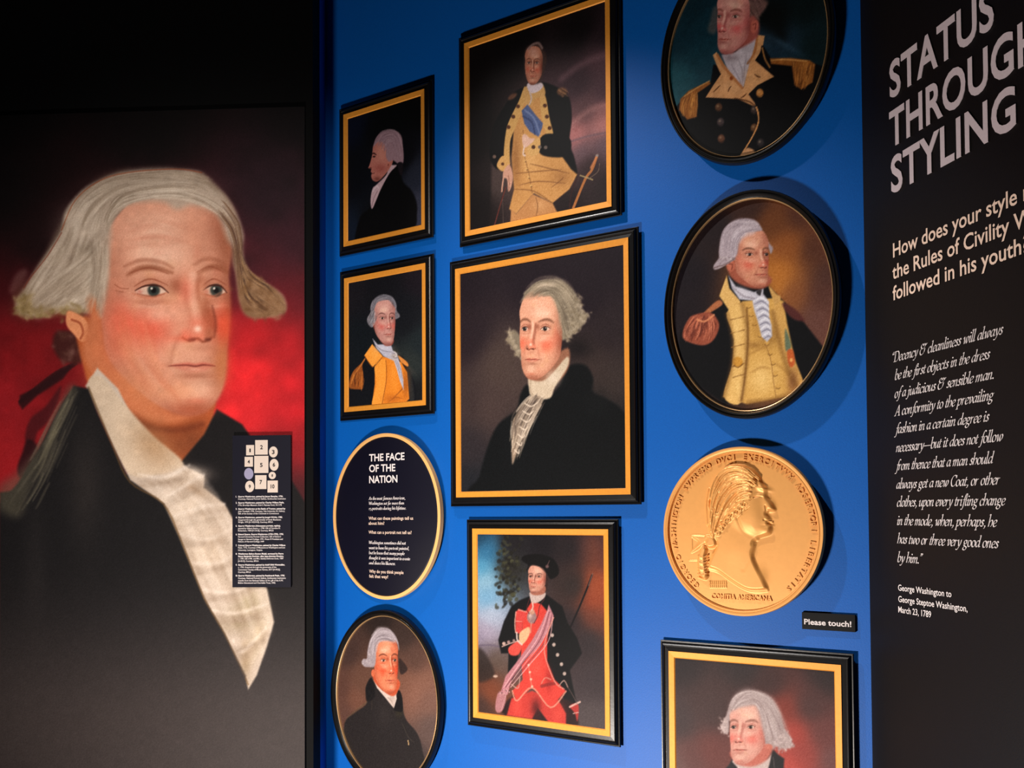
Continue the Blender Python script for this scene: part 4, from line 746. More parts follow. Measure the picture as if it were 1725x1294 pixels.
# ---------------------------------------------------------------- painted prints as coloured meshes
def paint_mesh(name, P, parent, u_c, v_c, off, mask=None, us=None, vs=None, gain=1.0):
    ii = np.arange(P.nu) if us is None else us; jj = np.arange(P.nv) if vs is None else vs
    U = P.u0+ii*P.res; V = P.v0+jj*P.res; nu, nv = len(ii), len(jj)
    X, Y = np.meshgrid(U-u_c, v_c-V)
    co_ = np.stack([X, np.full_like(X, -off), Y], -1).reshape(-1, 3)
    idx = np.arange(nu*nv).reshape(nv, nu)
    q = np.stack([idx[1:, :-1], idx[1:, 1:], idx[:-1, 1:], idx[:-1, :-1]], -1).reshape(-1, 4)
    if mask is not None:
        cx_ = (X[:-1, :-1]+X[1:, 1:])/2; cy_ = (Y[:-1, :-1]+Y[1:, 1:])/2
        q = q[mask(cx_, cy_).ravel()]
        used = np.unique(q); remap = -np.ones(len(co_), int); remap[used] = np.arange(len(used)); q = remap[q]; co_ = co_[used]
    else: used = np.arange(len(co_))
    me = bpy.data.meshes.new(name); me.vertices.add(len(co_)); me.vertices.foreach_set('co', co_.ravel())
    me.loops.add(q.size); me.loops.foreach_set('vertex_index', q.ravel().astype(np.int32))
    me.polygons.add(len(q)); me.polygons.foreach_set('loop_start', np.arange(0, q.size, 4, dtype=np.int32))
    me.update(calc_edges=True)
    c = np.clip(P.C[np.ix_(jj, ii)]/255, 0, 1).reshape(-1, 3)[used]
    c = np.where(c > .04045, ((c+.055)/1.055)**2.4, c/12.92); c = 1.1*c**1.12*gain
    at = me.color_attributes.new('paint', 'FLOAT_COLOR', 'POINT')
    at.data.foreach_set('color', np.concatenate([np.clip(c, 0, 1), np.ones((len(c), 1))], 1).astype(np.float32).ravel())
    me.materials.append(M_PRINT); me.shade_smooth()
    o = bpy.data.objects.new(name, me); C.objects.link(o); o.parent = parent
    return o

FW = .0275
PROF = [(0, -.0050), (0, -.0018), (.0015, -.0002), (.0040, -.0004), (.0055, -.0030), (.0068, -.0010), (.0088, .0045), (.0118, .0068), (.0145, .0056), (.0158, .0036), (FW, .0052), (FW, .0)]
GPROF = [(0, .002), (0, .0072), (.0150, .0058), (.0175, .0030), (.0175, .001)]
def adj(s, h, o=.006):
    k = 1-o/(Z0*math.cos(PB)); sf = Z0*math.sin(PB)
    return sf+(s-sf)*k, h*k
def framed(s0, s1, h0, h1, painter, label, seed, gain):
    s0, h0 = adj(s0, h0); s1, h1 = adj(s1, h1)
    uc, vc = (s0+s1)/2, (h0+h1)/2; a, b = (s1-s0)/2, (h1-h0)/2
    t = thing('framed_portrait', WB.mat(uc, vc, .001), label, 'painting', 'framed portrait prints on the blue wall')
    rails('frame_rail', -a-FW, a+FW, -b-FW, b+FW, PROF, M_FRAME, t)
    rails('gold_fillet', -a, a, -b, b, GPROF, M_GOLD, t)
    v, f = box(-a-.020, a+.020, -.0015, .012, -b-.020, b+.020); me_obj('backing_board', v, f, M_BACK, t)
    P = Pic(lambda x, y: WB.inv(x, y, .003), uc-a+.012, uc+a-.012, vc-b+.012, vc+b-.012, .0022, seed)
    painter(P); paint_mesh('portrait_print', P, t, uc, vc, .003, gain=gain)
    return t
OPROF = [(0, 0), (0, .0150), (.002, .0185), (.0045, .0185), (.0065, .0150), (.0085, .0150), (.0105, .0175), (.013, .0168), (.0165, .0110), (.0185, .0095), (.0185, .002)]
LPROF = [(.0185, .002), (.0185, .0095), (.0200, .0112), (.0215, .0105), (.0225, .0080), (.0225, .002)]
def oval(uc, vc, a, b, painter, label, seed, gain, band=1.0):
    t = thing('oval_portrait', WB.mat(uc, vc, .001), label, 'painting', 'oval portrait prints on the blue wall')
    ering('oval_frame', a, b, OPROF, M_FRAME, t)
    ering('gold_lip', a, b, LPROF, M_LIP, t)
    ering('backing_board', a-.014, b-.014, [(0, -.0125), (0, .0012)], M_BACK, t, 64, cap=True)
    ai, bi = a-.020, b-.020
    P = Pic(lambda x, y: WB.inv(x, y, .004), uc-ai, uc+ai, vc-bi, vc+bi, .0022, seed)
    painter(P); paint_mesh('portrait_print', P, t, uc, vc, .004, mask=lambda X, Y: (X/ai)**2+(Y/bi)**2 < 1, gain=gain)
    return t

# ---------------------------------------------------------------- lettering
def sans(s, off=.02, res=3, space=1.0, extr=0.):
    c = bpy.data.curves.new('t', 'FONT'); c.body = s; c.size = 1; c.offset = off; c.fill_mode = 'BOTH' if extr else 'FRONT'; c.resolution_u = res; c.space_character = space; c.extrude = extr
    o = bpy.data.objects.new('t', c); C.objects.link(o)
    me = bpy.data.meshes.new_from_object(o.evaluated_get(bpy.context.evaluated_depsgraph_get()))
    V = np.array([tuple(v.co) for v in me.vertices]); Fc = [tuple(p.vertices) for p in me.polygons]
    bpy.data.objects.remove(o); bpy.data.curves.remove(c); bpy.data.meshes.remove(me)
    return V, Fc
CAPH = .665+.04          # cap height of the built-in face, thickened
G = {   # pen strokes of an old-style italic: advance, strokes ('c' curved, 'l' straight)
 'a': (.41, 'c .33 .42 .24 .5 .11 .42 .04 .2 .1 .02 .2 .05 .31 .26', 'l .35 .5 .31 .12', 'c .31 .12 .33 .01 .42 .06'),
 'b': (.39, 'c .02 .86 .11 .9 .08 .6 .05 .2', 'c .05 .2 .09 .01 .2 .0 .33 .14 .34 .36 .26 .49 .15 .44 .07 .3'),
 'c': (.33, 'c .3 .38 .24 .5 .1 .42 .04 .2 .1 .01 .2 .0 .31 .1'),
 'd': (.43, 'c .33 .42 .24 .5 .11 .42 .04 .2 .1 .02 .2 .05 .31 .26', 'l .4 .9 .32 .12', 'c .32 .12 .34 .01 .43 .06', 'l .32 .88 .4 .9'),
 'e': (.33, 'c .07 .22 .22 .26 .31 .38 .24 .5 .1 .42 .04 .2 .1 .01 .2 .0 .31 .1'),
 'f': (.27, 'c .44 .84 .36 .93 .28 .84 .2 .5 .13 -.05 .05 -.28 -.06 -.26', 'l .08 .47 .32 .47'),
 'g': (.38, 'c .3 .42 .2 .5 .08 .42 .07 .26 .16 .19 .28 .26 .3 .42', 'l .28 .44 .4 .48', 'c .14 .2 .06 .12 .14 .04 .28 -.02 .3 -.16 .16 -.28 .02 -.22 .02 -.1 .14 .02'),
 'h': (.39, 'c .02 .86 .11 .9 .08 .5 .04 0', 'c .06 .22 .16 .42 .28 .49 .34 .38 .32 .14 .22 0'),
 'i': (.2, 'c .01 .38 .1 .5 .1 .3 .07 .08 .12 0 .2 .08', 'l .13 .72 .14 .7'),
 'j': (.2, 'c .0 .38 .11 .5 .1 .2 .04 -.18 -.03 -.28 -.12 -.24', 'l .14 .72 .15 .7'),
 'k': (.38, 'c .02 .86 .11 .9 .08 .5 .04 0', 'c .07 .2 .2 .3 .3 .48', 'c .16 .28 .22 .1 .28 0 .38 .06'),
 'l': (.19, 'c .02 .86 .12 .9 .09 .5 .06 .12 .1 0 .19 .07'),
 'm': (.61, 'c .01 .38 .09 .5 .08 .25 .05 0', 'c .06 .2 .15 .42 .24 .5 .28 .4 .25 .1 .24 0', 'c .27 .2 .36 .42 .46 .5 .5 .38 .47 .12 .5 0 .6 .07'),
 'n': (.41, 'c .01 .38 .09 .5 .08 .25 .05 0', 'c .06 .2 .16 .42 .27 .5 .31 .38 .28 .12 .31 0 .4 .07'),
 'o': (.37, 'c .2 .5 .08 .42 .04 .2 .1 .02 .19 0 .3 .1 .34 .3 .29 .45 .2 .5'),
 'p': (.4, 'c .0 .38 .1 .5 .08 .2 .02 -.28', 'l -.05 -.28 .1 -.28', 'c .07 .2 .16 .43 .27 .5 .35 .36 .3 .1 .17 0 .08 .06'),
 'r': (.3, 'c .01 .38 .09 .5 .08 .25 .05 0', 'c .07 .22 .16 .44 .27 .46'),
 's': (.28, 'c .26 .4 .18 .5 .1 .44 .12 .3 .21 .2 .2 .05 .1 0 .01 .08'),
 't': (.24, 'c .15 .66 .1 .3 .07 .1 .12 0 .22 .08', 'l .03 .46 .25 .47'),
 'u': (.42, 'c .01 .38 .09 .5 .09 .3 .07 .06 .15 0 .25 .14 .32 .3', 'l .35 .48 .32 .12', 'c .32 .12 .34 0 .42 .06'),
 'v': (.36, 'c .01 .4 .1 .5 .13 .3 .13 0', 'c .13 0 .28 .16 .33 .38 .26 .5'),
 'w': (.56, 'c .01 .4 .1 .5 .13 .3 .13 0', 'c .13 0 .26 .16 .32 .48', 'c .32 .48 .31 .2 .33 0', 'c .33 0 .47 .16 .52 .38 .45 .5'),
 'y': (.39, 'c .01 .4 .1 .5 .13 .3 .17 .02', 'c .36 .5 .32 .22 .18 -.08 .06 -.28 -.06 -.24'),
 'A': (.55, 'l .02 0 .34 .88', 'l .34 .88 .45 0', 'l .14 .3 .41 .3', 'l -.06 0 .1 0', 'l .36 0 .54 0'),
 'C': (.5, 'c .5 .64 .44 .82 .28 .86 .1 .66 .05 .34 .14 .05 .3 0 .46 .14', 'l .5 .84 .5 .64'),
 'D': (.6, 'l .12 .84 .1 0', 'l .02 .84 .2 .84', 'c .2 .84 .44 .8 .55 .5 .5 .16 .3 0 .1 0', 'l 0 0 .2 0'),
 'W': (.82, 'l .06 .85 .18 0', 'l .18 0 .42 .85', 'l .42 .85 .54 0', 'l .54 0 .8 .85', 'l -.02 .85 .16 .85', 'l .7 .85 .88 .85'),
 '&': (.68, 'c .36 .7 .28 .86 .14 .8 .1 .62 .24 .48', 'c .24 .48 .08 .42 .04 .2 .14 .01 .32 .02 .48 .2 .52 .48', 'c .28 .48 .42 .52 .54 .68 .62 .84', 'c .46 .86 .58 .7 .7 .84'),
 '-': (.72, 'l .0 .26 .7 .26'), ',': (.18, 'c .08 .06 .12 .02 .09 -.1 .02 -.16'), '.': (.18, 'l .07 .04 .08 .03'),
 '<': (.26, 'c .12 .84 .04 .72 .07 .62', 'c .24 .84 .16 .72 .19 .62'), '>': (.26, 'c .06 .84 .1 .76 .02 .64', 'c .18 .84 .22 .76 .14 .64'),
 '2': (.36, 'c .04 .36 .14 .5 .26 .4 .2 .2 .04 .02', 'l .04 .02 .32 .02'), '5': (.34, 'l .3 .5 .1 .5', 'l .1 .5 .08 .28', 'c .08 .28 .24 .28 .28 .02 .16 -.2 .02 -.22'), ' ': (.2,)}
def nib(s, shear=.2, w=.115, thin=.03, ang=.6):
    V = []; Fc = []; x = 0.; nx, ny = math.cos(ang)*w/2, math.sin(ang)*w/2
    for ch in s:
        g = G[ch]
        for st in g[1:]:
            q = st.split(); p = np.array([float(t) for t in q[1:]]).reshape(-1, 2)
            if q[0] == 'c': p = cr(p, False, 3)
            p = p.copy(); p[:, 0] += x+p[:, 1]*shear
            if len(p) == 2 and np.abs(p[0]-p[1]).max() < .03:
                c0 = p[0]; k = len(V); V += [(c0[0]+.06*math.cos(t), c0[1]+.06*math.sin(t)) for t in np.linspace(0, 2*math.pi, 9)[:-1]]; Fc.append(tuple(range(k, k+8))); continue
            for a, b in zip(p[:-1], p[1:]):
                d_ = b-a; L = math.hypot(*d_)+1e-9; t = d_/L; m = (-t[1]*thin/2, t[0]*thin/2); e = t*thin*.35
                k = len(V)
                quad = [(a[0]-nx, a[1]-ny), (a[0]+nx, a[1]+ny), (b[0]+nx, b[1]+ny), (b[0]-nx, b[1]-ny)]
                cr2 = 2*(nx*d_[1]-ny*d_[0])
                V += quad if cr2 > 0 else quad[::-1]; Fc.append((k, k+1, k+2, k+3))
                k = len(V); V += [(a[0]-m[0]-e[0], a[1]-m[1]-e[1]), (b[0]-m[0]+e[0], b[1]-m[1]+e[1]), (b[0]+m[0]+e[0], b[1]+m[1]+e[1]), (a[0]+m[0]-e[0], a[1]+m[1]-e[1])]; Fc.append((k, k+1, k+2, k+3))
        x += g[0]
    V = np.array(V); V = np.concatenate([V, np.zeros((len(V), 1))], 1)
    return V, Fc
def islands(V, Fc):
    par = list(range(len(V)))
    def fd(i):
        while par[i] != i: par[i] = par[par[i]]; i = par[i]
        return i
    for f_ in Fc:
        for i in f_[1:]:
            a, b = fd(f_[0]), fd(i)
            if a != b: par[a] = b
    out = {}
    for f_ in Fc: out.setdefault(fd(f_[0]), []).append(f_)
    return list(out.values())
def put_text(name, wall, parent, org, V, Fc, xl, yl, xr, capm, unit, m, off, fit=None, split=False, th=0.):
    """stands flat lettering on a wall between two spots; capm = capital height in metres, unit = the same in font units.
    fit = (V of the leading words that must end at xr)"""
    u0, v0 = wall.inv(xl, yl, off); u1 = wall.inv(xr, wall.fwd(u0, v0, off)[1], off)[0]; y1 = wall.fwd(u1, v0, off)[1]; u1 = wall.inv(xr, y1, off)[0]
    ref = V if fit is None else fit
    x0, x1 = ref[:, 0].min(), ref[:, 0].max(); sx = (u1-u0)/(x1-x0); sy = capm/unit
    Q = np.stack([u0+(V[:, 0]-x0)*sx-org[0], -off+org[2]-V[:, 2]*th, org[1]-v0+V[:, 1]*sy], -1)
    if split:
        for fs in sorted(islands(V, Fc), key=lambda fs: Q[[i for f_ in fs for i in f_], 0].min()):
            ids = sorted({i for f_ in fs for i in f_}); mp = {i: k for k, i in enumerate(ids)}
            me_obj(name, Q[ids], [tuple(mp[i] for i in f_) for f_ in fs], m, parent)
    else: me_obj(name, Q, Fc, m, parent)
def capm(wall, x, yb, yt, off=0.): return wall.inv(x, yb, off)[1]-wall.inv(x, yt, off)[1]

# ---------------------------------------------------------------- the mural and the legend panel
uL0, uL1, vT, vB = -1.42, -.0250, -1.3290, 1.25
t = thing('portrait_mural', WL.mat(-.7, 0, .001), 'wall-high printed portrait of a white-haired man in a dark coat against red', 'mural')
v, f = box(uL0+.7, uL1+.7, -.0105, 0, -vB, -vT); me_obj('mural_board', v, f, M_BACK, t)
P = Pic(lambda x, y: WL.inv(x, y, .011), uL0+.001, uL1-.0005, vT+.0005, vB-.001, .0026, 1)
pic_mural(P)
ii = np.array([i for i in range(P.nu) if P.u0+i*P.res > -1.09 or i % 6 == 0 or i == P.nu-1]); jj = np.array([j for j in range(P.nv) if P.v0+j*P.res < .86 or j % 6 == 0 or j == P.nv-1])
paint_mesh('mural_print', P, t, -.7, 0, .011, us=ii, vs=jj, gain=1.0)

OL = .024
a0 = WL.inv(391.9, 734, OL); a1 = WL.inv(490, 989.4, OL)
uc, vc = (a0[0]+a1[0])/2, (a0[1]+a1[1])/2; org = (uc, vc, .0115)
t = thing('legend_panel', WL.mat(uc, vc, .0123), 'small navy panel with numbered key and credit lines mounted on the mural', 'sign')
hw, hh = (a1[0]-a0[0])/2, (a1[1]-a0[1])/2
v, f = box(-hw, hw, -(OL-.0115), 0, -hh, hh); me_obj('panel_board', v, f, M_NAVY, t)
def lg(x, y): return WL.inv(385+x/12.936, 730+y/12.936, OL+.0006)
for (x0, y0, x1, y1) in ((385, 258, 558, 480), (582, 150, 855, 465), (352, 515, 533, 728), (562, 495, 870, 865), (582, 915, 828, 1215), (850, 1032, 1075, 1290)):
    p, q = lg(x0, y0), lg(x1, y1); v, f = box(p[0]-uc, q[0]-uc, -(OL+.0006-.0115), -(OL-.0113), vc-q[1], vc-p[1]); me_obj('tile', v, f, M_TILE, t)
for (cx_, cy_, rx, ry, m) in ((978, 408, 95, 120, M_TILE), (993, 688, 98, 130, M_TILE), (442, 882, 100, 125, M_LAV), (954, 920, 78, 80, M_TILE), (462, 1160, 98, 125, M_TILE)):
    V = []
    for o_ in (OL-.0113, OL+.0006-.0115):
        for k in range(32):
            p = lg(cx_+rx*math.cos(k*math.pi/16), cy_-ry*math.sin(k*math.pi/16)); V.append((p[0]-uc, -o_, vc-p[1]))
    me_obj('tile', V, [tuple(range(32, 64))]+[(k, (k+1) % 32, 32+(k+1) % 32, 32+k) for k in range(32)], m, t)
for s, x, y, h in (('1', 470, 375, 74), ('2', 718, 305, 84), ('3', 975, 410, 84), ('4', 440, 622, 74), ('5', 715, 693, 84), ('6', 990, 685, 80), ('7', 705, 1065, 84), ('8', 953, 922, 50), ('9', 462, 1162, 70), ('10', 960, 1160, 80)):
    V, Fc = sans(s, .025); w_ = h*.68*(1.55 if s == '10' else .62 if s == '1' else 1)
    put_text('numeral', WL, t, org, V, Fc, 385+(x-w_/2)/12.936, 730+(y+h/2)/12.936, 385+(x+w_/2)/12.936, h/12.936*.00192, .69, M_INK, OL+.0012)
LEG = [(838.0, 397.2, 399, '1.'), (848.4, 397.2, 399.4, '2.'), (858.7, 397.2, 399.4, '3.'), (873.1, 397.2, 399.6, '4.'), (887.4, 397.2, 399.4, '5.'), (901.6, 397.2, 399.4, '6.'), (920.2, 397.2, 399.2, '7.'), (934.4, 397.2, 399.6, '8.'), (953, 397.2, 399.4, '9.'), (971.2, 397.2, 400.2, '10.'),
 (838.0, 401.2, 477, 'George Washington, painted by James Sharples, 1796.'), (842, 401.2, 481.4, 'Courtesy, National Portrait Gallery, Smithsonian Institution'),
 (848.4, 401.2, 478.6, 'George Washington, painted by Charles Willson Peale,'), (852.5, 401.2, 474.6, '1776, Brooklyn Museum, Dick S. Ramsay Fund, 34.1178'),
 (858.7, 401.2, 480.8, 'George Washington at the Battle of Trenton, painted by'), (862.8, 401.2, 480, 'John Trumbull, 1792. Courtesy, Yale University Art Gallery,'), (866.7, 401.2, 470, 'Gift of the Society of the Cincinnati in Connecticut'),
 (873.1, 401.2, 476, 'George Washington, painted by Joseph Wright, 1783.'), (877.2, 401.2, 473.4, 'Acquired through the generosity of Sarah Buchanan'), (881.1, 401.2, 459.8, 'Wright, 1974 [H-1423/A-B], Courtesy, MVLA'),
 (887.4, 401.2, 472.6, 'George Washington (Athenaeum portrait, replica),'), (891.5, 401.2, 472.2, 'painted by Gilbert Stuart, c. 1798. Gift of Caroline H.'), (895.4, 401.2, 461, 'Richardson, 1904 [H-1/A-B], Courtesy, MVLA'),
 (901.6, 401.2, 477.8, 'Edward Savage, George Washington (1732-1799), 1790.'), (905.7, 401.2, 473.2, 'Harvard University Portrait Collection, Gift of Edward'), (909.9, 401.2, 476.4, 'Savage to Harvard College, 1791. Photo \u00a9 President and'), (913.8, 401.2, 444.8, 'Fellows of Harvard College, H49'),
 (920.2, 401.2, 480.8, 'Colonel George Washington, painted by Charles Willson'), (924.1, 401.2, 480.2, 'Peale, 1772, Courtesy of Museums at Washington and Lee'), (928.2, 401.2, 442, 'University, Lexington, Virginia'),
 (934.4, 401.2, 477.6, 'Washington Before Boston Medal, engraved by Pierre'), (938.6, 401.2, 478, 'Simon Benjamin Duvivier, after Jean-Antoine Houdon,'), (942.5, 401.2, 477.2, 'c. 1789, Gift of Mr. and Mrs. Stanley DeForest Scott, 1989'), (946.6, 401.2, 435.8, '[H-4013], Courtesy, MVLA'),
 (953, 401.2, 480, 'George Washington, painted by Adolf Ulrik Wertm\u00fcller,'), (957, 401.2, 465.8, 'c. 1794. Acquired through the generosity of the'), (961.1, 401.2, 472.2, 'Connoisseur Society of Mount Vernon, 2017 [H-4922],'), (965.2, 401.2, 422.8, 'Courtesy, MVLA'),
 (971.2, 401.2, 480, 'George Washington, painted by Rembrandt Peale, 1795.'), (975.4, 401.2, 481.6, 'Courtesy, National Portrait Gallery, Smithsonian Institution;'), (979.4, 401.2, 477.2, 'transfer from the National Gallery of Art; gift of the A.W.'), (983.4, 401.2, 464, 'Mellon Educational and Charitable Trust, 1942')]
for k, (y, x0, x1, s) in enumerate(LEG):
    bold = k < 10 or s.startswith(('George', 'Edward', 'Colonel', 'Washington Before', 'Simon'))
    V, Fc = sans(s, .03 if bold else .008, 2)
    put_text('credit_line', WL, t, org, V, Fc, x0, y, x1, 2.55*.00192, .69, M_WHITE, OL+.0006)

# ---------------------------------------------------------------- pictures on the blue wall
ALLP = 1.0
framed(-.690, -.332, -1.353, -.9025, pic_profile, 'framed profile portrait of a white-haired man facing left, top left of the blue wall', 2, ALLP)
framed(-.170, .347, -1.454, -.852, pic_officer_sash, 'large framed portrait of a standing officer in buff waistcoat with blue sash', 3, ALLP)
framed(-.688, -.3305, -.794, -.342, pic_officer_buff, 'small framed portrait of a man in bright orange collar and waistcoat with one epaulette', 4, ALLP)
framed(-.210, .3985, -.7565, -.0485, pic_statesman, 'largest framed portrait, white-haired man in black coat with lace, centre of the wall', 5, .92)
framed(-.148, .327, .047, .618, pic_colonel, 'framed portrait of a man in red waistcoat, dark coat and black hat', 6, .74)
framed(.508, .965, .370, .94, pic_elder, 'framed portrait of an old white-haired man, lowest right, cut by the photo edge', 7, .78)
oval(.745, -1.178, .235, .290, pic_officer_teal, 'oval portrait of an officer with gold epaulettes on teal, at the top edge', 8, ALLP)
oval(.7475, -.525, .2350, .291, pic_officer_glow, 'oval portrait of an officer looking right against an amber glow, above the medal', 9, ALLP)
oval(-.5000, .598, .2380, .288, pic_oval_dark, 'oval portrait of a ruddy man in plain dark coat, below the oval text sign', 10, .84)

# ---------------------------------------------------------------- the oval text sign
SO = .017
su, sv, sa, sb = -.4935, .0082, .2330, .2685
t = thing('oval_text_sign', WB.mat(su, sv, .001), 'navy oval text sign with tan rim, beginning THE FACE OF THE NATION', 'sign')
ering('backing_board', sa-.03, sb-.03, [(0, -.0125), (0, .001)], M_BACK, t, 64, cap=True)
ering('sign_rim', sa, sb, [(0, 0), (0, .0160), (.0015, .0168), (.0105, .0168), (.0115, .0150), (.0115, .0)], M_RIM, t)
ering('sign_panel', sa-.0115, sb-.0115, [(0, 0), (0, .0135), (.004, .0155), (.005, SO-.001)], M_NAVY, t, cap=True)
org = (su, sv, .001); ch = capm(WB, 624, 777.3, 765.4, SO)
for s, x0, y, x1 in (('THE FACE', 621.9, 777.3, 681.4), ('OF THE', 621.9, 795.3, 665.9), ('NATION', 621.9, 813.9, 669.4)):
    V, Fc = sans(s, .022); put_text('title_line', WB, t, org, V, Fc, x0, y, x1, ch, .70, M_WHITE, SO+.0005)
ch = capm(WB, 624, 875.8, 870.6, SO)
for s, x0, y, x1, k in (('As the most famous American,', 620.7, 842.4, 682.6, 1), ('Washington sat for more than', 621, 850.7, 681, 1), ('25 portraits during his lifetime.', 621, 859.1, 683.8, 1), ('What can these paintings tell us', 620.9, 875.8, 696, 0), ('about him?', 620.9, 884.1, 647.4, 0), ('What can a portrait not tell us?', 620.9, 899.2, 693.3, 0),
                     ('Washington sometimes did not', 621, 916.6, 684, 1), ('want to have his portrait painted,', 621, 925.2, 689.1, 1), ('but he knew that many people', 621.5, 933.7, 681.7, 1), ('thought it was important to create', 621.5, 942.1, 691, 1), ('and share his likeness.', 621.5, 950.7, 665.9, 1), ('Why do you think people', 621.9, 965.0, 679.8, 0), ('felt that way?', 621.9, 973.2, 653.9, 0)):
    if k: V, Fc = nib(s, .03, .12, .035, .15); put_text('text_line', WB, t, org, V, Fc, x0, y, x1, ch*1.02, .85, M_WHITE, SO+.0005)
    else: V, Fc = sans(s, .014, 2); put_text('text_line', WB, t, org, V, Fc, x0, y, x1, ch, .69, M_CREAM, SO+.0005)

# ---------------------------------------------------------------- the touch label
LO = WO+.006
p = WB.inv(1350.8, 1031.4, LO); q = WB.inv(1440.7, 1065.3, LO); uc, vc = (p[0]+q[0])/2, (p[1]+q[1])/2
t = thing('touch_label', WB.mat(uc, vc, WO+.0005), 'small black label reading Please touch! beside the gold medal', 'label')
v, f = box(p[0]-uc, q[0]-uc, -.0055, 0, vc-q[1], vc-p[1]); me_obj('label_plate', v, f, M_LABEL, t)
V, Fc = sans('Please touch!', .022); put_text('lettering', WB, t, (uc, vc, WO+.0005), V, Fc, 1354.6, 1051.6, 1434.2, capm(WB, 1358, 1051.6, 1042.6, LO), .70, M_WHITE, LO+.0005)

# ---------------------------------------------------------------- the gold medal
MO = .016; mu, mv, mr = .7180, .0503, .2150
t = thing('gold_medal', WB.mat(mu, mv, .001), 'large round matt gold relief medal with a profile bust and raised inscription', 'medal')
ering('backing_board', mr-.03, mr-.03, [(0, -.0125), (0, .0035)], M_BACK, t, 64, cap=True)
ering('medal_rim', mr, mr, [(0, 0), (0, .0125), (.0015, .0148), (.0075, .0150), (.0095, .0138), (.0105, .0150), (.0125, .0150), (.0145, .0118), (.0145, .004)], M_MEDAL, t, 160)
P = Pic(lambda x, y: WB.inv(x, y, MO), mu-mr+.012, mu+mr-.012, mv-mr+.012, mv+mr-.012, .0013, 4)
P.C[:] = 0; P.org(1100, 740, 3.92)
def hgt(h): return (h, h, h)
P.poly([(345, 430), (360, 330), (410, 250), (470, 190), (560, 168), (640, 185), (700, 240), (745, 300), (758, 335), (755, 365), (775, 400), (805, 440), (815, 466), (800, 484), (765, 484), (762, 500), (785, 530), (770, 550), (788, 575), (785, 615), (765, 640), (690, 665), (670, 690), (680, 700), (665, 760), (690, 830), (740, 930), (760, 995), (690, 1012), (600, 1000), (500, 940), (420, 880), (355, 850), (370, 780), (410, 690), (372, 640), (350, 540)], hgt(7.5), 26, 1, True, True)
P.poly([(440, 300), (520, 230), (640, 240), (720, 330), (735, 430), (740, 560), (700, 640), (600, 640), (500, 560), (440, 420)], hgt(11.5), 80, .9, True, True)
P.soft(650, 500, 70, 80, hgt(13), .7); P.soft(715, 355, 34, 16, hgt(5.5), .75, .1); P.soft(722, 322, 40, 14, hgt(12), .7, .3); P.soft(700, 368, 22, 10, hgt(10), .7); P.line([(670, 384), (700, 378), (728, 384)], 6, hgt(6), 6, .7)
P.soft(765, 440, 26, 34, hgt(11), .6, -.4); P.line([(745, 440), (752, 478)], 9, hgt(5.5), 8, .7); P.line([(735, 532), (784, 548)], 8, hgt(5), 7, .8); P.soft(740, 600, 34, 22, hgt(11), .5); P.soft(745, 515, 18, 16, hgt(7), .5); P.soft(755, 572, 26, 8, hgt(6), .5)
P.line([(560, 520), (600, 610), (680, 655)], 14, hgt(7), 26, .6); P.soft(560, 720, 80, 110, hgt(9.5), .6); P.line([(660, 690), (640, 780), (600, 860)], 16, hgt(7), 26, .5); P.soft(700, 930, 40, 60, hgt(7), .5); P.line([(365, 856), (440, 880), (540, 950), (640, 1000), (750, 998)], 14, hgt(3), 12, .6)
# hair: a cap of waves swept back, a side curl and a ribboned queue
P.poly([(400, 300), (470, 210), (560, 172), (650, 200), (660, 260), (640, 340), (630, 420), (590, 460), (540, 500), (480, 510), (430, 560), (390, 640), (370, 560), (365, 420)], hgt(12.5), 30, .9, True, True)
rr = np.random.RandomState(8)
fl = [[(700, 262), (600, 185), (480, 200), (410, 290), (375, 420), (375, 600)], [(650, 330), (600, 330), (530, 370), (480, 440), (440, 520), (400, 640)]]
P.strands(fl, 14, [hgt(15), hgt(9.5)], 60, 3, .8, 12); P.strands(fl, 7, [hgt(15.5), hgt(10)], 110, 3, .65, 6)
fl = [[(660, 350), (600, 350), (540, 400), (480, 470), (440, 560)], [(640, 440), (600, 470), (560, 500), (500, 540), (440, 620)]]
P.strands(fl, 10, [hgt(15), hgt(9)], 50, 5, .7, 8)
for x, y in ((610, 430), (590, 460), (560, 480), (520, 500), (500, 530), (470, 560), (450, 590), (430, 620)):
    P.ell(x, y, 17, 14, hgt(13), 8, .8); P.line([(x-10, y+4), (x-2, y-8), (x+9, y-2), (x+4, y+7)], 5, hgt(9), 5, .8)
for k in range(6):
    x, y = 400+rr.rand()*130, 500+rr.rand()*130
    if x > 560-(y-500)*.7: continue
    P.line([(x-16, y), (x-4, y-13), (x+12, y-6), (x+8, y+9), (x-6, y+9)], 6, hgt([13.5, 8][k % 2]), 5, .8)
P.line([(385, 400), (372, 500), (380, 600)], 8, hgt(5), 8, .7); P.line([(365, 330), (350, 430), (358, 560)], 12, hgt(10), 12, .6)
P.poly([(345, 640), (400, 650), (415, 700), (370, 715), (350, 690)], hgt(9), 10, .95); P.poly([(250, 640), (350, 645), (350, 680), (250, 745), (300, 680)], hgt(4.5), 10, .9)
P.poly([(320, 700), (360, 720), (350, 780), (355, 850), (365, 910), (340, 935), (305, 900), (290, 850), (290, 780)], hgt(8), 18, 1, True, True)
for k in range(8): P.line([(298-abs(k-3)*1, 770+k*20), (330, 782+k*20), (358, 765+k*20)], 7, hgt([10, 5][k % 2]), 6, .7)
P.line([(250, 640), (252, 745)], 4, hgt(3), 5, .6); P.line([(235, 800), (290, 800)], 5, hgt(2.5), 5, .8)
for j in range(2):
    for k in range(9): P.line([(370+k*13, 940+j*22), (374+k*13, 958+j*22)], 6, hgt(2), 4, .9)
P.poly([(330, 1014), (815, 1026), (815, 1030), (330, 1018)], hgt(1.2), 4, 0)
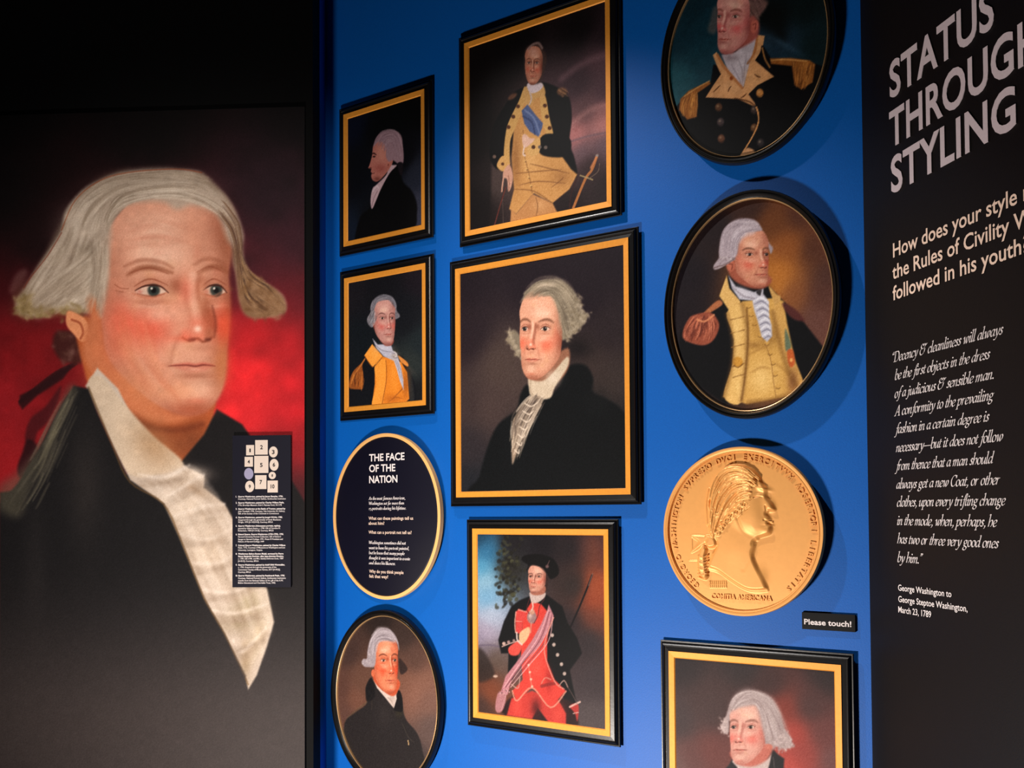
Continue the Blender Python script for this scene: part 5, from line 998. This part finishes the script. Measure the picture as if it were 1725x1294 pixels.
nu, nv = P.nu, P.nv
X = P.U-mu; Y = mv-P.V; Hh = P.C[..., 0]*.001; rad = np.hypot(X, Y)
co_ = np.stack([X, -(.0085+Hh*1.15), Y], -1).reshape(-1, 3); idx = np.arange(nu*nv).reshape(nv, nu)
q = np.stack([idx[1:, :-1], idx[1:, 1:], idx[:-1, 1:], idx[:-1, :-1]], -1)[(rad[:-1, :-1] < mr-.0138)].reshape(-1, 4)
used = np.unique(q); mp = -np.ones(len(co_), int); mp[used] = np.arange(len(used))
o = me_obj('relief_field', co_[used], mp[q].tolist(), M_MEDAL, t, True)
def arc_text(s, r, a0, a1, h, name='inscription'):
    """raised capitals round the field, word by word; angles in degrees clockwise from the top"""
    n = len(s); word = []
    def flush():
        if word:
            V = np.concatenate([w[0] for w in word]); Fc = []; k = 0
            for w in word: Fc += [tuple(i+k for i in f_) for f_ in w[1]]; k += len(w[0])
            me_obj(name, V, Fc, M_MEDAL, t); word.clear()
    for i, ch_ in enumerate(s):
        if ch_ == ' ': flush(); continue
        V, Fc = sans(ch_, .015, 2, extr=.5); a = math.radians(a0+(a1-a0)*i/(n-1))
        x = (V[:, 0]-(V[:, 0].min()+V[:, 0].max())/2)*h/.70; y = V[:, 1]*h/.70+r
        word.append((np.stack([x*math.cos(a)+y*math.sin(a), -(.0100+(V[:, 2]+.5)*.0016), -x*math.sin(a)+y*math.cos(a)], -1), Fc))
    flush()
arc_text('GEORGIO WASHINGTON SVPREMO DVCI EXERCITVVM ADSERTORI LIBERTATIS', mr-.0335, -139, 139, .0135)
V, Fc = sans('COMITIA AMERICANA', .015, 2, extr=.5)
x = (V[:, 0]-(V[:, 0].min()+V[:, 0].max())/2)*.105/((V[:, 0].max()-V[:, 0].min())/2)*.88*.88
me_obj('inscription', np.stack([x, -(.0100+(V[:, 2]+.5)*.0016), V[:, 1]*.0125/.7-.174-.03*(x/.1)**2*0], -1), Fc, M_MEDAL, t)

# ---------------------------------------------------------------- lettering on the right wall
def block(name, label, x, y, grp=None):
    u, v_ = WR.inv(x, y, .001); t_ = thing(name, WR.mat(u, v_, .001), label, 'lettering'); return t_, (u, v_, .001)
t, org = block('heading_lettering', 'large grey capitals STATUS THROUGH STYLING high on the black wall', 1500, 166)
ch = capm(WR, 1535, 146.5, 86)
for s, x0, y, x1, ft in (('STATUS', 1499.3, 166, 1675, None), ('THROUGH', 1499.0, 249, 1708.5, 'THROUG'), ('STYLING', 1501.8, 325.5, 1712, None)):
    V, Fc = sans(s, .022, 4, 1.04, extr=.5); put_text('letter', WR, t, org, V, Fc, x0, y, x1, ch, .69, M_GREY, .0018, None if not ft else sans(ft, .022, 4, 1.04)[0], split=True, th=.0014)
t, org = block('question_lettering', 'three cream lines asking how does your style, under the grey heading', 1505, 434)
ch = capm(WR, 1506, 434, 410.4)
for s, x0, y, x1, ft in (('How does your style reflect', 1504.5, 434, 1713.3, 'How does your style'), ('the Rules of Civility Washington', 1503.5, 470.8, 1700.4, 'the Rules of Civility'), ('followed in his youth?', 1504.0, 506.3, 1720.5, 'followed in his youth')):
    V, Fc = sans(s, .012, 3); put_text('text_line', WR, t, org, V, Fc, x0, y, x1, ch, .69, M_CREAM, .0012, None if not ft else sans(ft, .012, 3)[0])
t, org = block('quotation_lettering', 'white italic quotation in twelve lines about decency and clothes', 1508, 609)
ch = capm(WR, 1509, 609, 592.2)
for s, x0, y, x1 in (('<Decency & cleanliness will always', 1503.8, 610.2, 1690.8), ('be the first objects in the dress', 1507.6, 640, 1668.7), ('of a judicious & sensible man.', 1507, 670.6, 1674), ('A conformity to the prevailing', 1506, 701.0, 1675.8), ('fashion in a certain degree is', 1506, 731, 1667.4), ('necessary-but it does not follow', 1509.2, 761.6, 1690.4),
                     ('from thence that a man should', 1507, 792.6, 1675.8), ('always get a new Coat, or other', 1510, 823.4, 1685.4), ('clothes, upon every trifling change', 1511, 853.4, 1694.6), ('in the mode, when, perhaps, he', 1511.3, 884.4, 1680.4), ('has two or three very good ones', 1511.3, 915.2, 1683.3), ('by him.>', 1512, 946.5, 1555.2)):
    V, Fc = nib(s, .2, .105, .03, .55); put_text('text_line', WR, t, org, V, Fc, x0, y, x1, ch, .87, M_WHITE, .0012)
t, org = block('attribution_lettering', 'small white sans-serif attribution lines dated March 23, 1789, below the quotation', 1513, 994)
ch = capm(WR, 1514, 994.5, 984.4)
for s, x0, y, x1 in (('George Washington to', 1513, 994.8, 1602.7), ('George Steptoe Washington,', 1513.4, 1013.9, 1629.9), ('March 23, 1789', 1513.4, 1031.6, 1568.5)):
    V, Fc = sans(s, .008, 3); put_text('text_line', WR, t, org, V, Fc, x0, y, x1, ch, .69, M_WHITE, .0012)
bpy.context.view_layer.update()
